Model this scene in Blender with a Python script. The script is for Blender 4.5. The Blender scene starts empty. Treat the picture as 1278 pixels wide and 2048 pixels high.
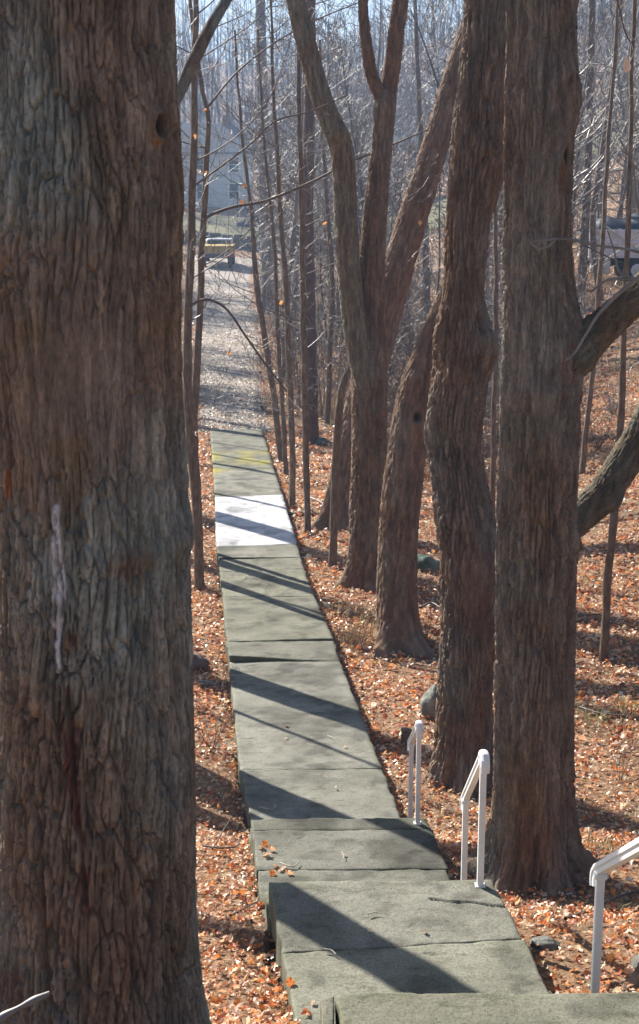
import bpy, math
import numpy as np
from mathutils import Vector

# ------------------------------------------------------------------ camera, sky, sun, exposure
scene = bpy.context.scene
C = scene.collection
FPX = 2048 * 50.0 / 36.0            # focal length in photograph pixels
PITCH = math.radians(13.0)          # camera looks down by this
CAMZ = 6.5
SUN_AZ = math.radians(40.0)         # left of straight ahead
SUN_EL = math.radians(36.0)

cam_data = bpy.data.cameras.new('camera')
cam_data.sensor_fit = 'VERTICAL'
cam_data.sensor_height = 36.0
cam_data.lens = 50.0
cam_data.clip_start = 0.05
cam_data.clip_end = 3000.0
cam_data.dof.use_dof = True
cam_data.dof.focus_distance = 13.0
cam_data.dof.aperture_fstop = 12.0
cam = bpy.data.objects.new('camera', cam_data)
C.objects.link(cam)
cam.location = (0, 0, CAMZ)
cam.rotation_euler = (math.radians(90) - PITCH, 0, 0)
scene.camera = cam

world = bpy.data.worlds.new('World')
scene.world = world
world.use_nodes = True
wn = world.node_tree.nodes
sky = wn.new('ShaderNodeTexSky')
sky.sky_type = 'NISHITA'
sky.sun_disc = False
sky.sun_elevation = SUN_EL
sky.sun_rotation = -SUN_AZ
sky.air_density = 1.0
sky.dust_density = 1.2
sky.ozone_density = 1.5
wn['Background'].inputs['Strength'].default_value = 0.05
world.node_tree.links.new(sky.outputs[0], wn['Background'].inputs['Color'])

sun_data = bpy.data.lights.new('sun', 'SUN')
sun_data.energy = 5.0
sun_data.angle = math.radians(0.53)
sun_data.color = (1.0, 0.93, 0.82)
sun = bpy.data.objects.new('sun', sun_data)
C.objects.link(sun)
SUN_DIR = Vector((-math.sin(SUN_AZ) * math.cos(SUN_EL), math.cos(SUN_AZ) * math.cos(SUN_EL), math.sin(SUN_EL)))
sun.rotation_euler = SUN_DIR.to_track_quat('Z', 'Y').to_euler()
sun.location = (-20, 20, 30)

scene.view_settings.view_transform = 'Standard'
scene.view_settings.look = 'None'
scene.view_settings.exposure = 1.22
scene.view_settings.gamma = 1.0
scene.cycles.max_bounces = 8
scene.cycles.diffuse_bounces = 4
scene.cycles.transmission_bounces = 4
scene.cycles.volume_bounces = 1
scene.cycles.use_denoising = True

# ------------------------------------------------------------------ small maths
cp, sp_ = math.cos(PITCH), math.sin(PITCH)
def ray(x, y):
    u = (x - 639.0) / FPX; v = (1024.0 - y) / FPX
    return np.array([u, cp + v * sp_, -sp_ + v * cp])
def P(x, y, d):
    r = ray(x, y) * d
    return r + np.array([0, 0, CAMZ])
def PY(x, y, Y):
    r = ray(x, y)
    return r * (Y / r[1]) + np.array([0, 0, CAMZ])
def depth_of(p):
    return p[1] * cp - (p[2] - CAMZ) * sp_
def project(p):
    d = depth_of(p)
    up = p[1] * sp_ + (p[2] - CAMZ) * cp
    return 639 + FPX * p[0] / d, 1024 - FPX * up / d

def hash_u(a, b, c, seed):
    a = np.asarray(a).astype(np.int64).astype(np.uint32); b = np.asarray(b).astype(np.int64).astype(np.uint32)
    c = np.asarray(c).astype(np.int64).astype(np.uint32)
    h = a * np.uint32(374761393) + b * np.uint32(668265263) + c * np.uint32(2246822519) + np.uint32((seed * 3266489917) & 0xffffffff)
    h = (h ^ (h >> np.uint32(13))) * np.uint32(1274126177)
    h = (h ^ (h >> np.uint32(16))) * np.uint32(2654435769)
    h = h ^ (h >> np.uint32(15))
    return h.astype(np.float64) / 4294967296.0
def noise3(x, y, z, seed=0):
    x = np.asarray(x, float); y = np.asarray(y, float); z = np.asarray(z, float)
    xi = np.floor(x); yi = np.floor(y); zi = np.floor(z)
    fx = x - xi; fy = y - yi; fz = z - zi
    fx = fx * fx * (3 - 2 * fx); fy = fy * fy * (3 - 2 * fy); fz = fz * fz * (3 - 2 * fz)
    r = 0
    for i in (0, 1):
        for j in (0, 1):
            for k in (0, 1):
                w = (fx if i else 1 - fx) * (fy if j else 1 - fy) * (fz if k else 1 - fz)
                r = r + w * hash_u(xi + i, yi + j, zi + k, seed)
    return r * 2 - 1
def fbm(x, y, z, seed=0, oct=3):
    r = 0; a = 1.0; s = 1.0
    for o in range(oct):
        r = r + a * noise3(x * s, y * s, z * s, seed + o * 17); a *= .5; s *= 2.03
    return r
def voronoi(u, v, per, seed):
    ui = np.floor(u); vi = np.floor(v)
    F1 = np.full(u.shape, 9.0); F2 = np.full(u.shape, 9.0)
    cid = np.zeros(u.shape); dvv = np.zeros(u.shape)
    for i in (-1, 0, 1):
        for j in (-1, 0, 1):
            cu = ui + i; cv = vi + j
            cw_ = np.mod(cu, per)
            jx = hash_u(cw_, cv, 0 * cu, seed); jy = hash_u(cw_, cv, 0 * cu, seed + 5)
            dx = cu + .1 + .8 * jx - u; dy = cv + .1 + .8 * jy - v
            d = np.sqrt(dx * dx + dy * dy)
            m = d < F1
            F2 = np.where(m, F1, np.minimum(F2, d))
            cid = np.where(m, hash_u(cw_, cv, 0 * cu, seed + 9), cid)
            dvv = np.where(m, -dy, dvv)
            F1 = np.where(m, d, F1)
    return F1, F2, cid, dvv
def sstep(a, b, x):
    t = np.clip((x - a) / (b - a), 0, 1)
    return t * t * (3 - 2 * t)
def catmull(pts, n):
    pts = np.asarray(pts, float)
    k = len(pts)
    seg = np.linalg.norm(np.diff(pts[:, :3], axis=0), axis=1)
    t = np.concatenate([[0], np.cumsum(np.maximum(seg, 1e-6))])
    m = np.zeros_like(pts)
    for i in range(k):
        a = max(i - 1, 0); b = min(i + 1, k - 1)
        m[i] = (pts[b] - pts[a]) / (t[b] - t[a])
    T = np.linspace(0, t[-1], n)
    idx = np.clip(np.searchsorted(t, T, 'right') - 1, 0, k - 2)
    h = (t[idx + 1] - t[idx])[:, None]; s = ((T - t[idx]))[:, None] / h
    p0 = pts[idx]; p1 = pts[idx + 1]; m0 = m[idx] * h; m1 = m[idx + 1] * h
    return (2 * s**3 - 3 * s**2 + 1) * p0 + (s**3 - 2 * s**2 + s) * m0 + (-2 * s**3 + 3 * s**2) * p1 + (s**3 - s**2) * m1

# ------------------------------------------------------------------ mesh helpers
def link(o, parent=None):
    C.objects.link(o)
    if parent is not None:
        o.parent = parent
        o.location = -Vector(parent.matrix_basis.translation) if o.get('_w') else o.location
    return o
def make_mesh(name, V, faces, mat, col=None, smooth=True):
    """faces: list of int arrays (n,k)"""
    me = bpy.data.meshes.new(name)
    V = np.ascontiguousarray(V, dtype=np.float32)
    me.vertices.add(len(V)); me.vertices.foreach_set('co', V.ravel())
    loops = []; tot = []
    for f in faces:
        f = np.asarray(f)
        if len(f) == 0: continue
        loops.append(f.ravel()); tot.append(np.full(len(f), f.shape[1]))
    loops = np.concatenate(loops).astype(np.int32); tot = np.concatenate(tot).astype(np.int32)
    st = np.concatenate([[0], np.cumsum(tot)[:-1]]).astype(np.int32)
    me.loops.add(len(loops)); me.loops.foreach_set('vertex_index', loops)
    me.polygons.add(len(tot)); me.polygons.foreach_set('loop_start', st)
    try: me.polygons.foreach_set('loop_total', tot)
    except Exception: pass
    me.polygons.foreach_set('use_smooth', np.full(len(tot), smooth, dtype=bool))
    if col is not None:
        a = me.attributes.new('Col', 'FLOAT_COLOR', 'POINT')
        c = np.ones((len(V), 4), np.float32); c[:, :3] = col
        a.data.foreach_set('color', c.ravel())
    me.update(calc_edges=True)
    if mat: me.materials.append(mat)
    return me
def obj(name, me, parent=None, world_pos=True):
    """mesh object; vertices are in world coordinates unless the parent is at the origin of a prototype"""
    o = bpy.data.objects.new(name, me)
    C.objects.link(o)
    if parent is not None:
        o.parent = parent
        if world_pos: o.location = -parent.location
    return o
def tag(o, label=None, cat=None, group=None, kind=None):
    if label: o['label'] = label
    if cat: o['category'] = cat
    if group: o['group'] = group
    if kind: o['kind'] = kind
    return o
def thing(name, loc, label, cat, group=None):
    o = bpy.data.objects.new(name, None)
    C.objects.link(o); o.location = Vector([float(c) for c in loc]); o.empty_display_size = .2
    return tag(o, label, cat, group)
def copy_tree(o, parent=None):
    c = o.copy(); C.objects.link(c)
    if parent is not None: c.parent = parent
    for ch in o.children: copy_tree(ch, c)
    return c

class MB:
    """collects polygons"""
    def __init__(s): s.V = []; s.F = []; s.n = 0
    def add(s, verts, faces):
        for f in faces: s.F.append([i + s.n for i in f])
        s.V += [tuple(map(float, v)) for v in verts]; s.n += len(verts)
        return s
    def box(s, a, b, bev=0.0):
        x0, y0, z0 = a; x1, y1, z1 = b
        if bev <= 0:
            v = [(x0, y0, z0), (x1, y0, z0), (x1, y1, z0), (x0, y1, z0), (x0, y0, z1), (x1, y0, z1), (x1, y1, z1), (x0, y1, z1)]
            return s.add(v, [(3, 2, 1, 0), (4, 5, 6, 7), (0, 1, 5, 4), (1, 2, 6, 5), (2, 3, 7, 6), (3, 0, 4, 7)])
        e = bev
        ring = lambda q, z: [(x0 + q, y0, z), (x1 - q, y0, z), (x1, y0 + q, z), (x1, y1 - q, z), (x1 - q, y1, z), (x0 + q, y1, z), (x0, y1 - q, z), (x0, y0 + q, z)]
        inner = lambda q, z: [(x0 + 2*q, y0 + q, z), (x1 - 2*q, y0 + q, z), (x1 - q, y0 + 2*q, z), (x1 - q, y1 - 2*q, z), (x1 - 2*q, y1 - q, z), (x0 + 2*q, y1 - q, z), (x0 + q, y1 - 2*q, z), (x0 + q, y0 + 2*q, z)]
        v = inner(e, z0) + ring(e, z0 + e) + ring(e, z1 - e) + inner(e, z1)
        f = [tuple(range(7, -1, -1)), tuple(range(24, 32))]
        for k in range(3):
            for i in range(8):
                j = (i + 1) % 8
                f.append((k*8 + i, k*8 + j, k*8 + 8 + j, k*8 + 8 + i))
        return s.add(v, f)
    def prism(s, prof, x0, x1, axis=0):
        n = len(prof); v = []
        for x in (x0, x1):
            for a, b in prof:
                v.append((x, a, b) if axis == 0 else (a, x, b) if axis == 1 else (a, b, x))
        f = [tuple(range(n - 1, -1, -1)), tuple(range(n, 2 * n))]
        for i in range(n):
            j = (i + 1) % n; f.append((i, j, n + j, n + i))
        return s.add(v, f)
    def wheel(s, c, r, w, axis=1, n=20):
        v = []; prof = [(-w/2, r*.93), (-w/2*.8, r), (w/2*.8, r), (w/2, r*.93)]
        for a in range(n):
            t = 2*math.pi*a/n
            for h, q in prof:
                p = [c[0] + q*math.cos(t), c[1] + h, c[2] + q*math.sin(t)] if axis == 1 else [c[0] + h, c[1] + q*math.cos(t), c[2] + q*math.sin(t)]
                v.append(p)
        f = []
        for a in range(n):
            b = (a + 1) % n
            for k in range(3): f.append((a*4+k, a*4+k+1, b*4+k+1, b*4+k))
        f.append([a*4 for a in range(n)]); f.append([a*4+3 for a in range(n)][::-1])
        return s.add(v, f)
    def sweep(s, path, prof, up=(0, 0, 1)):
        path = np.asarray(path, float); n = len(path); k = len(prof); v = []
        for i in range(n):
            t = path[min(i+1, n-1)] - path[max(i-1, 0)]; t /= np.linalg.norm(t)
            side = np.array([1.0, 0, 0]) if abs(t[0]) < .9 else np.array([0, 1.0, 0])
            side = side - t * side.dot(t); side /= np.linalg.norm(side)
            w = np.cross(side, t)
            for a, b in prof: v.append(path[i] + side * a + w * b)
        f = []
        for i in range(n - 1):
            for j in range(k):
                q = (j + 1) % k; f.append((i*k+j, i*k+q, (i+1)*k+q, (i+1)*k+j))
        f.append(list(range(k))[::-1]); f.append([(n-1)*k + j for j in range(k)])
        return s.add(v, f)
    def mesh(s, name, mat, smooth=False):
        me = bpy.data.meshes.new(name); me.from_pydata(s.V, [], s.F); me.update()
        if smooth: me.polygons.foreach_set('use_smooth', [True] * len(me.polygons))
        me.materials.append(mat); return me
    def build(s, name, mat, parent=None, smooth=False, world_pos=True):
        return obj(name, s.mesh(name, mat, smooth), parent, world_pos)

class Tubes:
    """collects tapered tubes"""
    def __init__(s): s.V = []; s.Q = []; s.n = 0
    def add(s, pts, rad, sides=4):
        pts = np.asarray(pts, float); rad = np.asarray(rad, float); n = len(pts)
        t = np.empty_like(pts); t[1:-1] = pts[2:] - pts[:-2]; t[0] = pts[1] - pts[0]; t[-1] = pts[-1] - pts[-2]
        t /= np.linalg.norm(t, axis=1)[:, None] + 1e-9
        ref = np.array([.31, .17, .93]) if abs(t[0, 2]) < .8 else np.array([.95, .3, .05])
        u = ref - t * (t @ ref)[:, None]; u /= np.linalg.norm(u, axis=1)[:, None] + 1e-9
        w = np.cross(t, u)
        a = np.arange(sides) * 2 * np.pi / sides
        V = pts[:, None] + rad[:, None, None] * (u[:, None] * np.cos(a)[None, :, None] + w[:, None] * np.sin(a)[None, :, None])
        base = s.n
        i = np.arange(n - 1)[:, None] * sides; j = np.arange(sides)[None]
        k = (j + 1) % sides
        q = np.stack([i + j, i + k, i + sides + k, i + sides + j], -1).reshape(-1, 4) + base
        s.V.append(V.reshape(-1, 3)); s.Q.append(q); s.n += n * sides
    def mesh(s, name, mat):
        return make_mesh(name, np.concatenate(s.V), [np.concatenate(s.Q)], mat)

# ------------------------------------------------------------------ materials
def new_mat(name):
    m = bpy.data.materials.new(name); m.use_nodes = True
    nt = m.node_tree; return m, nt.nodes, nt.links, nt.nodes['Principled BSDF']
def ramp(n, l, src, stops):
    r = n.new('ShaderNodeValToRGB'); e = r.color_ramp.elements
    while len(e) < len(stops): e.new(.5)
    for k, (p, c) in enumerate(stops): e[k].position = p; e[k].color = (*c, 1)
    l.new(src, r.inputs[0]); return r.outputs[0]
def noise_n(n, l, scale, detail=4, rough=.55, stretch=None, coord='Object'):
    tc = n.new('ShaderNodeTexCoord'); nz = n.new('ShaderNodeTexNoise')
    nz.inputs['Scale'].default_value = scale; nz.inputs['Detail'].default_value = detail; nz.inputs['Roughness'].default_value = rough
    if stretch:
        mp = n.new('ShaderNodeMapping'); mp.inputs['Scale'].default_value = stretch
        l.new(tc.outputs[coord], mp.inputs[0]); l.new(mp.outputs[0], nz.inputs['Vector'])
    else: l.new(tc.outputs[coord], nz.inputs['Vector'])
    return nz.outputs['Fac']
def mixc(n, l, mode, fac, a, b):
    m = n.new('ShaderNodeMix'); m.data_type = 'RGBA'; m.blend_type = mode
    for inp, v in ((m.inputs[0], fac), (m.inputs[6], a), (m.inputs[7], b)):
        if isinstance(v, (float, int)): inp.default_value = v
        elif isinstance(v, tuple): inp.default_value = (*v, 1)
        else: l.new(v, inp)
    return m.outputs[2]
def bump(n, l, bsdf, h, strength=.4, dist=.01):
    b = n.new('ShaderNodeBump'); b.inputs['Strength'].default_value = strength; b.inputs['Distance'].default_value = dist
    l.new(h, b.inputs['Height']); l.new(b.outputs[0], bsdf.inputs['Normal'])
def attr_mat(name, rough=.85, nscale=90, amt=(.72, 1.25), bstr=.4, bdist=.006, stretch=(1, 1, .35), spec=.3):
    m, n, l, b = new_mat(name)
    at = n.new('ShaderNodeAttribute'); at.attribute_name = 'Col'
    f = noise_n(n, l, nscale, 5, .65, stretch)
    g = ramp(n, l, f, [(.25, (amt[0],)*3), (.75, (amt[1],)*3)])
    c = mixc(n, l, 'MULTIPLY', 1.0, at.outputs['Color'], g)
    l.new(c, b.inputs['Base Color']); b.inputs['Roughness'].default_value = rough
    b.inputs['Specular IOR Level'].default_value = spec
    bump(n, l, b, f, bstr, bdist); return m
def noise_mat(name, stops, scale=8, detail=5, rough=.85, stretch=None, bstr=.4, bdist=.01, spec=.3, metal=0, bscale=None):
    m, n, l, b = new_mat(name)
    f = noise_n(n, l, scale, detail, .6, stretch)
    l.new(ramp(n, l, f, stops), b.inputs['Base Color'])
    b.inputs['Roughness'].default_value = rough; b.inputs['Specular IOR Level'].default_value = spec; b.inputs['Metallic'].default_value = metal
    if bstr > 0:
        f2 = noise_n(n, l, bscale or scale * 4, 5, .6, stretch); bump(n, l, b, f2, bstr, bdist)
    return m

M_bark = attr_mat('furrowed_bark', nscale=110, amt=(.55, 1.42), bstr=1.0, bdist=.011)
M_twig = noise_mat('twig_bark', [(.3, (.075, .058, .050)), (.7, (.14, .11, .095))], 14, 3, .5, (1, 1, .3), .1, .002, .45)
M_twig_red = noise_mat('reddish_twig_bark', [(.3, (.085, .052, .043)), (.7, (.15, .098, .08))], 10, 3, .5, (1, 1, .3), .1, .002, .45)
M_twig_grey_sunlit = noise_mat('grey_and_sunlit_twig_bark', [(.3, (.13, .12, .115)), (.7, (.26, .24, .23))], 10, 3, .45, (1, 1, .3), .1, .002, .6)  # grey bark; on sapling twigs its paleness stands in for sunlight
M_sap = noise_mat('young_smooth_bark', [(.3, (.085, .062, .045)), (.5, (.15, .11, .08)), (.7, (.25, .20, .15))], 26, 4, .65, (1, 1, .25), .4, .004, .4)

def concrete(name, lo, mid, hi, moss=0.0):
    m, n, l, b = new_mat(name)
    big = noise_n(n, l, 2.3, 6, .6)
    c = ramp(n, l, big, [(.28, lo), (.5, mid), (.75, hi)])
    fine = noise_n(n, l, 75, 5, .7)
    c = mixc(n, l, 'MULTIPLY', 1.0, c, ramp(n, l, fine, [(.3, (.55, .55, .53)), (.5, (1, 1, 1)), (.75, (1.3, 1.3, 1.3))]))
    streak = noise_n(n, l, 11, 5, .7, (.6, 1.3, 1))
    c = mixc(n, l, 'MULTIPLY', 1.0, c, ramp(n, l, streak, [(.34, (.66, .66, .62)), (.46, (1, 1, 1))]))
    pit = noise_n(n, l, 210, 2, .5)
    c = mixc(n, l, 'MULTIPLY', 1.0, c, ramp(n, l, pit, [(.33, (.30, .28, .26)), (.41, (1, 1, 1)), (.66, (1, 1, 1)), (.73, (1.9, 1.9, 1.85))]))
    at = n.new('ShaderNodeAttribute'); at.attribute_name = 'Col'
    c = mixc(n, l, 'MULTIPLY', 1.0, c, at.outputs['Color'])
    l.new(c, b.inputs['Base Color']); b.inputs['Roughness'].default_value = .88; b.inputs['Specular IOR Level'].default_value = .25
    bump(n, l, b, fine, .55, .006); return m
M_conc = concrete('weathered_concrete', (.125, .124, .100), (.188, .187, .154), (.25, .248, .21))
M_conc_new = concrete('pale_new_concrete', (.42, .43, .45), (.58, .59, .61), (.68, .69, .71))

m, n, l, b = new_mat('leafy_ground'); M_ground = m
f1 = noise_n(n, l, 0.6, 5, .6); f2 = noise_n(n, l, 16, 6, .75); f3 = noise_n(n, l, 45, 3, .7)
c = ramp(n, l, f2, [(.25, (.055, .029, .018)), (.40, (.19, .10, .05)), (.50, (.35, .20, .10)), (.60, (.52, .36, .24)), (.8, (.62, .52, .42))])
c2 = ramp(n, l, f3, [(.35, (.6, .55, .5)), (.6, (1.1, 1.05, 1.0))])
c = mixc(n, l, 'MULTIPLY', 1.0, c, c2)
c = mixc(n, l, 'MIX', ramp(n, l, f1, [(.5, (0, 0, 0)), (.72, (.55, .55, .55))]), c, (.17, .14, .085))
l.new(c, b.inputs['Base Color']); b.inputs['Roughness'].default_value = .85
bump(n, l, b, f2, 1.0, .08)

M_gravel = noise_mat('pale_wood_chip_path', [(.25, (.24, .205, .175)), (.5, (.44, .39, .345)), (.75, (.62, .57, .51))], 22, 6, .9, None, .9, .04)
M_white = noise_mat('white_enamel', [(.3, (.82, .82, .83)), (.6, (.90, .90, .91)), (.8, (.86, .85, .82))], 12, 5, .38, None, .08, .001, .5)
M_rock = noise_mat('lichen_grey_rock', [(.3, (.10, .11, .10)), (.5, (.19, .20, .18)), (.72, (.30, .31, .28))], 9, 7, .9, None, .8, .02)
M_rock_green = noise_mat('mossy_green_rock', [(.3, (.05, .075, .06)), (.5, (.10, .14, .115)), (.75, (.19, .23, .20))], 8, 7, .85, None, .7, .02)
M_rock_brown = noise_mat('brown_rock', [(.3, (.11, .08, .07)), (.6, (.19, .14, .125)), (.8, (.26, .21, .19))], 7, 7, .9, None, .8, .02)
m, n, l, b = new_mat('dry_leaf'); M_leaf = m
at = n.new('ShaderNodeAttribute'); at.attribute_name = 'Col'
l.new(at.outputs['Color'], b.inputs['Base Color']); b.inputs['Roughness'].default_value = .36; b.inputs['Specular IOR Level'].default_value = .75
tr = n.new('ShaderNodeBsdfTranslucent'); l.new(at.outputs['Color'], tr.inputs['Color'])
mx = n.new('ShaderNodeMixShader'); mx.inputs[0].default_value = .36
l.new(b.outputs[0], mx.inputs[1]); l.new(tr.outputs[0], mx.inputs[2]); l.new(mx.outputs[0], n['Material Output'].inputs['Surface'])

def flat(name, col, rough=.6, spec=.4, metal=0, var=.12, scale=3):
    return noise_mat(name, [(.3, tuple(c*(1-var) for c in col)), (.7, tuple(min(1, c*(1+var)) for c in col))], scale, 4, rough, None, .15, .004, spec, metal)
def glass_mat(name):
    m, n, l, b = new_mat(name); b.inputs['Base Color'].default_value = (.03, .04, .05, 1); b.inputs['Roughness'].default_value = .08
    return m
M_glass = glass_mat('dark_glass')

# ------------------------------------------------------------------ terrain
GY = np.array([-60, -10, 0, 2, 4.2, 5.2, 6.2, 7.5, 8.6, 10.0, 11.3, 16.2, 22.4, 26.6, 37.5, 55, 70, 105, 150, 200, 300, 420, 700, 1500])
GZ = np.array([0, -1.3, -1.75, -2.3, -3.0, -3.45, -3.95, -4.2, -4.68, -4.93, -5.42, -5.72, -5.86, -5.94, -6.5, -6.75, -6.75, -6.2, -3.2, 2.5, 20, 32, 36, 28]) + CAMZ
def wx(Y):     # centre line of the walk
    return 0.99 - 0.0885 * Y
ZL0, ZL1, ZL2 = -3.05 + CAMZ, -3.89 + CAMZ, -4.70 + CAMZ
WY = np.array([10.6, 11.3, 16.16, 22.4, 26.6, 37.6]); WZ = np.array([-5.28, -5.30, -5.57, -5.72, -5.80, -6.43]) + CAMZ
def zw(Y): return np.interp(Y, WY, WZ)
def on_plane(x, y, z):
    r = ray(x, y); return r * ((z - CAMZ) / r[2]) + np.array([0, 0, CAMZ])
def on_walk(x, y):
    r = ray(x, y); a, c_ = 8.0, 60.0
    for _ in range(50):
        mm = .5 * (a + c_)
        if r[2] * mm + CAMZ < zw(r[1] * mm): c_ = mm
        else: a = mm
    return r * a + np.array([0, 0, CAMZ])
EDGE = []
for l_, r__, z_ in (((672, 1987), (1330, 1984), ZL0), ((567, 1904), (1045, 1877), ZL1), ((538, 1764), (983, 1757), ZL1), ((516, 1739), (894, 1736), ZL2), ((502, 1638), (853, 1635), ZL2)):
    p, q = on_plane(*l_, z_), on_plane(*r__, z_); q[0] = min(q[0], p[0] + 1.36); EDGE.append((.5 * (p[1] + q[1]), p[0], q[0]))
for l_, r__ in (((497, 1638), (800, 1635)), ((480, 1538), (765, 1537)), ((459, 1321), (680, 1323)), ((447, 1194), (629, 1192)), ((433, 1093), (594, 1087)), ((430, 994), (565, 989)), ((426, 935), (548, 937)), ((420, 860), (524, 857))):
    p, q = on_walk(*l_), on_walk(*r__); EDGE.append((.5 * (p[1] + q[1]), p[0], q[0]))
EDGE = np.array([(EDGE[0][0] - 2, EDGE[0][1] + .1, EDGE[0][2] + .1)] + EDGE)
def inset(X, Y):
    """how far inside the walk, negative outside"""
    return np.minimum(X - np.interp(Y, EDGE[:, 0], EDGE[:, 1]), np.interp(Y, EDGE[:, 0], EDGE[:, 2]) - X)
TRUCK = P(1245, 566, 55.0)
def ground(X, Y):
    X = np.asarray(X, float); Y = np.asarray(Y, float)
    z = np.interp(Y, GY, GZ)
    a = np.maximum(0, X - 2.2 - .012 * np.maximum(0, Y - 30))
    z = z + (.14 + .17 * sstep(11, 24, Y)) * (np.sqrt(a * a + .6) - .775) * (1 - .35 * sstep(120, 220, Y)) * np.where(Y > 0, 1, .3) + 0.12 * np.maximum(0, X - 13) * sstep(60, 100, Y)
    z = np.minimum(z, np.interp(Y, GY, GZ) + 11)
    bl = np.maximum(0, wx(np.minimum(Y, 60)) - 1.2 - X)
    z = z + .10 * np.minimum(bl, 30) * sstep(6, 20, Y) - .08 * sstep(.3, .9, bl + .6) * (1 - sstep(20, 40, Y))
    lump = .05 * noise3(X * 1.3, Y * 1.3, 0 * X, 3) + .10 * noise3(X * .35, Y * .35, 0 * X, 4)
    z = z + lump * sstep(.7, 1.8, np.abs(X - wx(np.minimum(Y, 60)))) + 1.2 * noise3(X * .03, Y * .03, 0 * X, 8) * sstep(130, 260, Y)
    # level stand for the lorry
    w = (1 - sstep(5.5, 9, np.abs(X - TRUCK[0] - 2.2))) * (1 - sstep(2.0, 5, np.abs(Y - TRUCK[1] - 1)))
    z = z * (1 - w) + TRUCK[2] * w
    # bed of the walk
    inside = sstep(.02, .12, inset(X, Y)) * (1 - sstep(37.0, 37.4, Y)) * sstep(2.0, 2.5, Y)
    return z - .28 * inside
def hit(x, y, lo=2.0, hi=900.0):
    r = ray(x, y)
    ts = np.concatenate([np.arange(lo, 80, .1), np.arange(80, hi, 1.0)])
    g = ground(r[0] * ts, r[1] * ts); z = r[2] * ts + CAMZ
    k = np.nonzero(z <= g)[0]
    if len(k) == 0: return None
    k = k[0]; a, c_ = ts[max(k-1, 0)], ts[k]
    for _ in range(30):
        mmid = .5 * (a + c_)
        if r[2] * mmid + CAMZ <= float(ground(r[0] * mmid, r[1] * mmid)): c_ = mmid
        else: a = mmid
    return r * c_ + np.array([0, 0, CAMZ])
def G(x, y): return float(ground(x, y))

gx = np.concatenate([-np.geomspace(500, 7, 40), np.arange(-6.8, 11, .18), np.geomspace(11.2, 500, 45)])
gy = np.concatenate([np.linspace(-60, 1, 14), np.arange(1.3, 40, .22), np.arange(40.2, 120, .7), np.geomspace(121, 1200, 50)])
XX, YY = np.meshgrid(gx, gy); ZZ = ground(XX, YY)
V = np.stack([XX, YY, ZZ], -1).reshape(-1, 3)
nxg = len(gx); ii, jj = np.meshgrid(np.arange(len(gy) - 1), np.arange(nxg - 1), indexing='ij')
k0 = (ii * nxg + jj).ravel()
Q = np.stack([k0, k0 + 1, k0 + nxg + 1, k0 + nxg], -1)
o = obj('ground', make_mesh('ground', V, [Q], M_ground)); tag(o, kind='structure')

# gravel path beyond the slabs
pl = [(38, -3.25, -1.35), (46, -3.9, -1.9), (56, -4.9, -2.4), (70, -6.2, -3.0), (90, -8.0, -4.2), (104, -9.4, -5.0), (112, -10.5, -4.0)]
pl = np.array(pl); ty = np.linspace(37.55, 112, 260)
Lx = np.interp(ty, pl[:, 0], pl[:, 1]); Rx = np.interp(ty, pl[:, 0], pl[:, 2])
Lx[0] = -3.0; Rx[0] = -1.65
Lx = Lx + .18 * noise3(ty * .9, ty * 0, ty * 0, 31); Rx = Rx + .18 * noise3(ty * .9, ty * 0 + 5, ty * 0, 32)
s = np.linspace(0, 1, 13)
X2 = Lx[:, None] * (1 - s) + Rx[:, None] * s; Y2 = np.repeat(ty[:, None], 13, 1)
Z2 = ground(X2, Y2) + .035 - .05 * (np.abs(s * 2 - 1) ** 6)[None]
V = np.stack([X2, Y2, Z2], -1).reshape(-1, 3)
ii, jj = np.meshgrid(np.arange(259), np.arange(12), indexing='ij'); k0 = (ii * 13 + jj).ravel()
o = obj('path', make_mesh('path', V, [np.stack([k0, k0+1, k0+14, k0+13], -1)], M_gravel)); tag(o, kind='structure')

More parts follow.
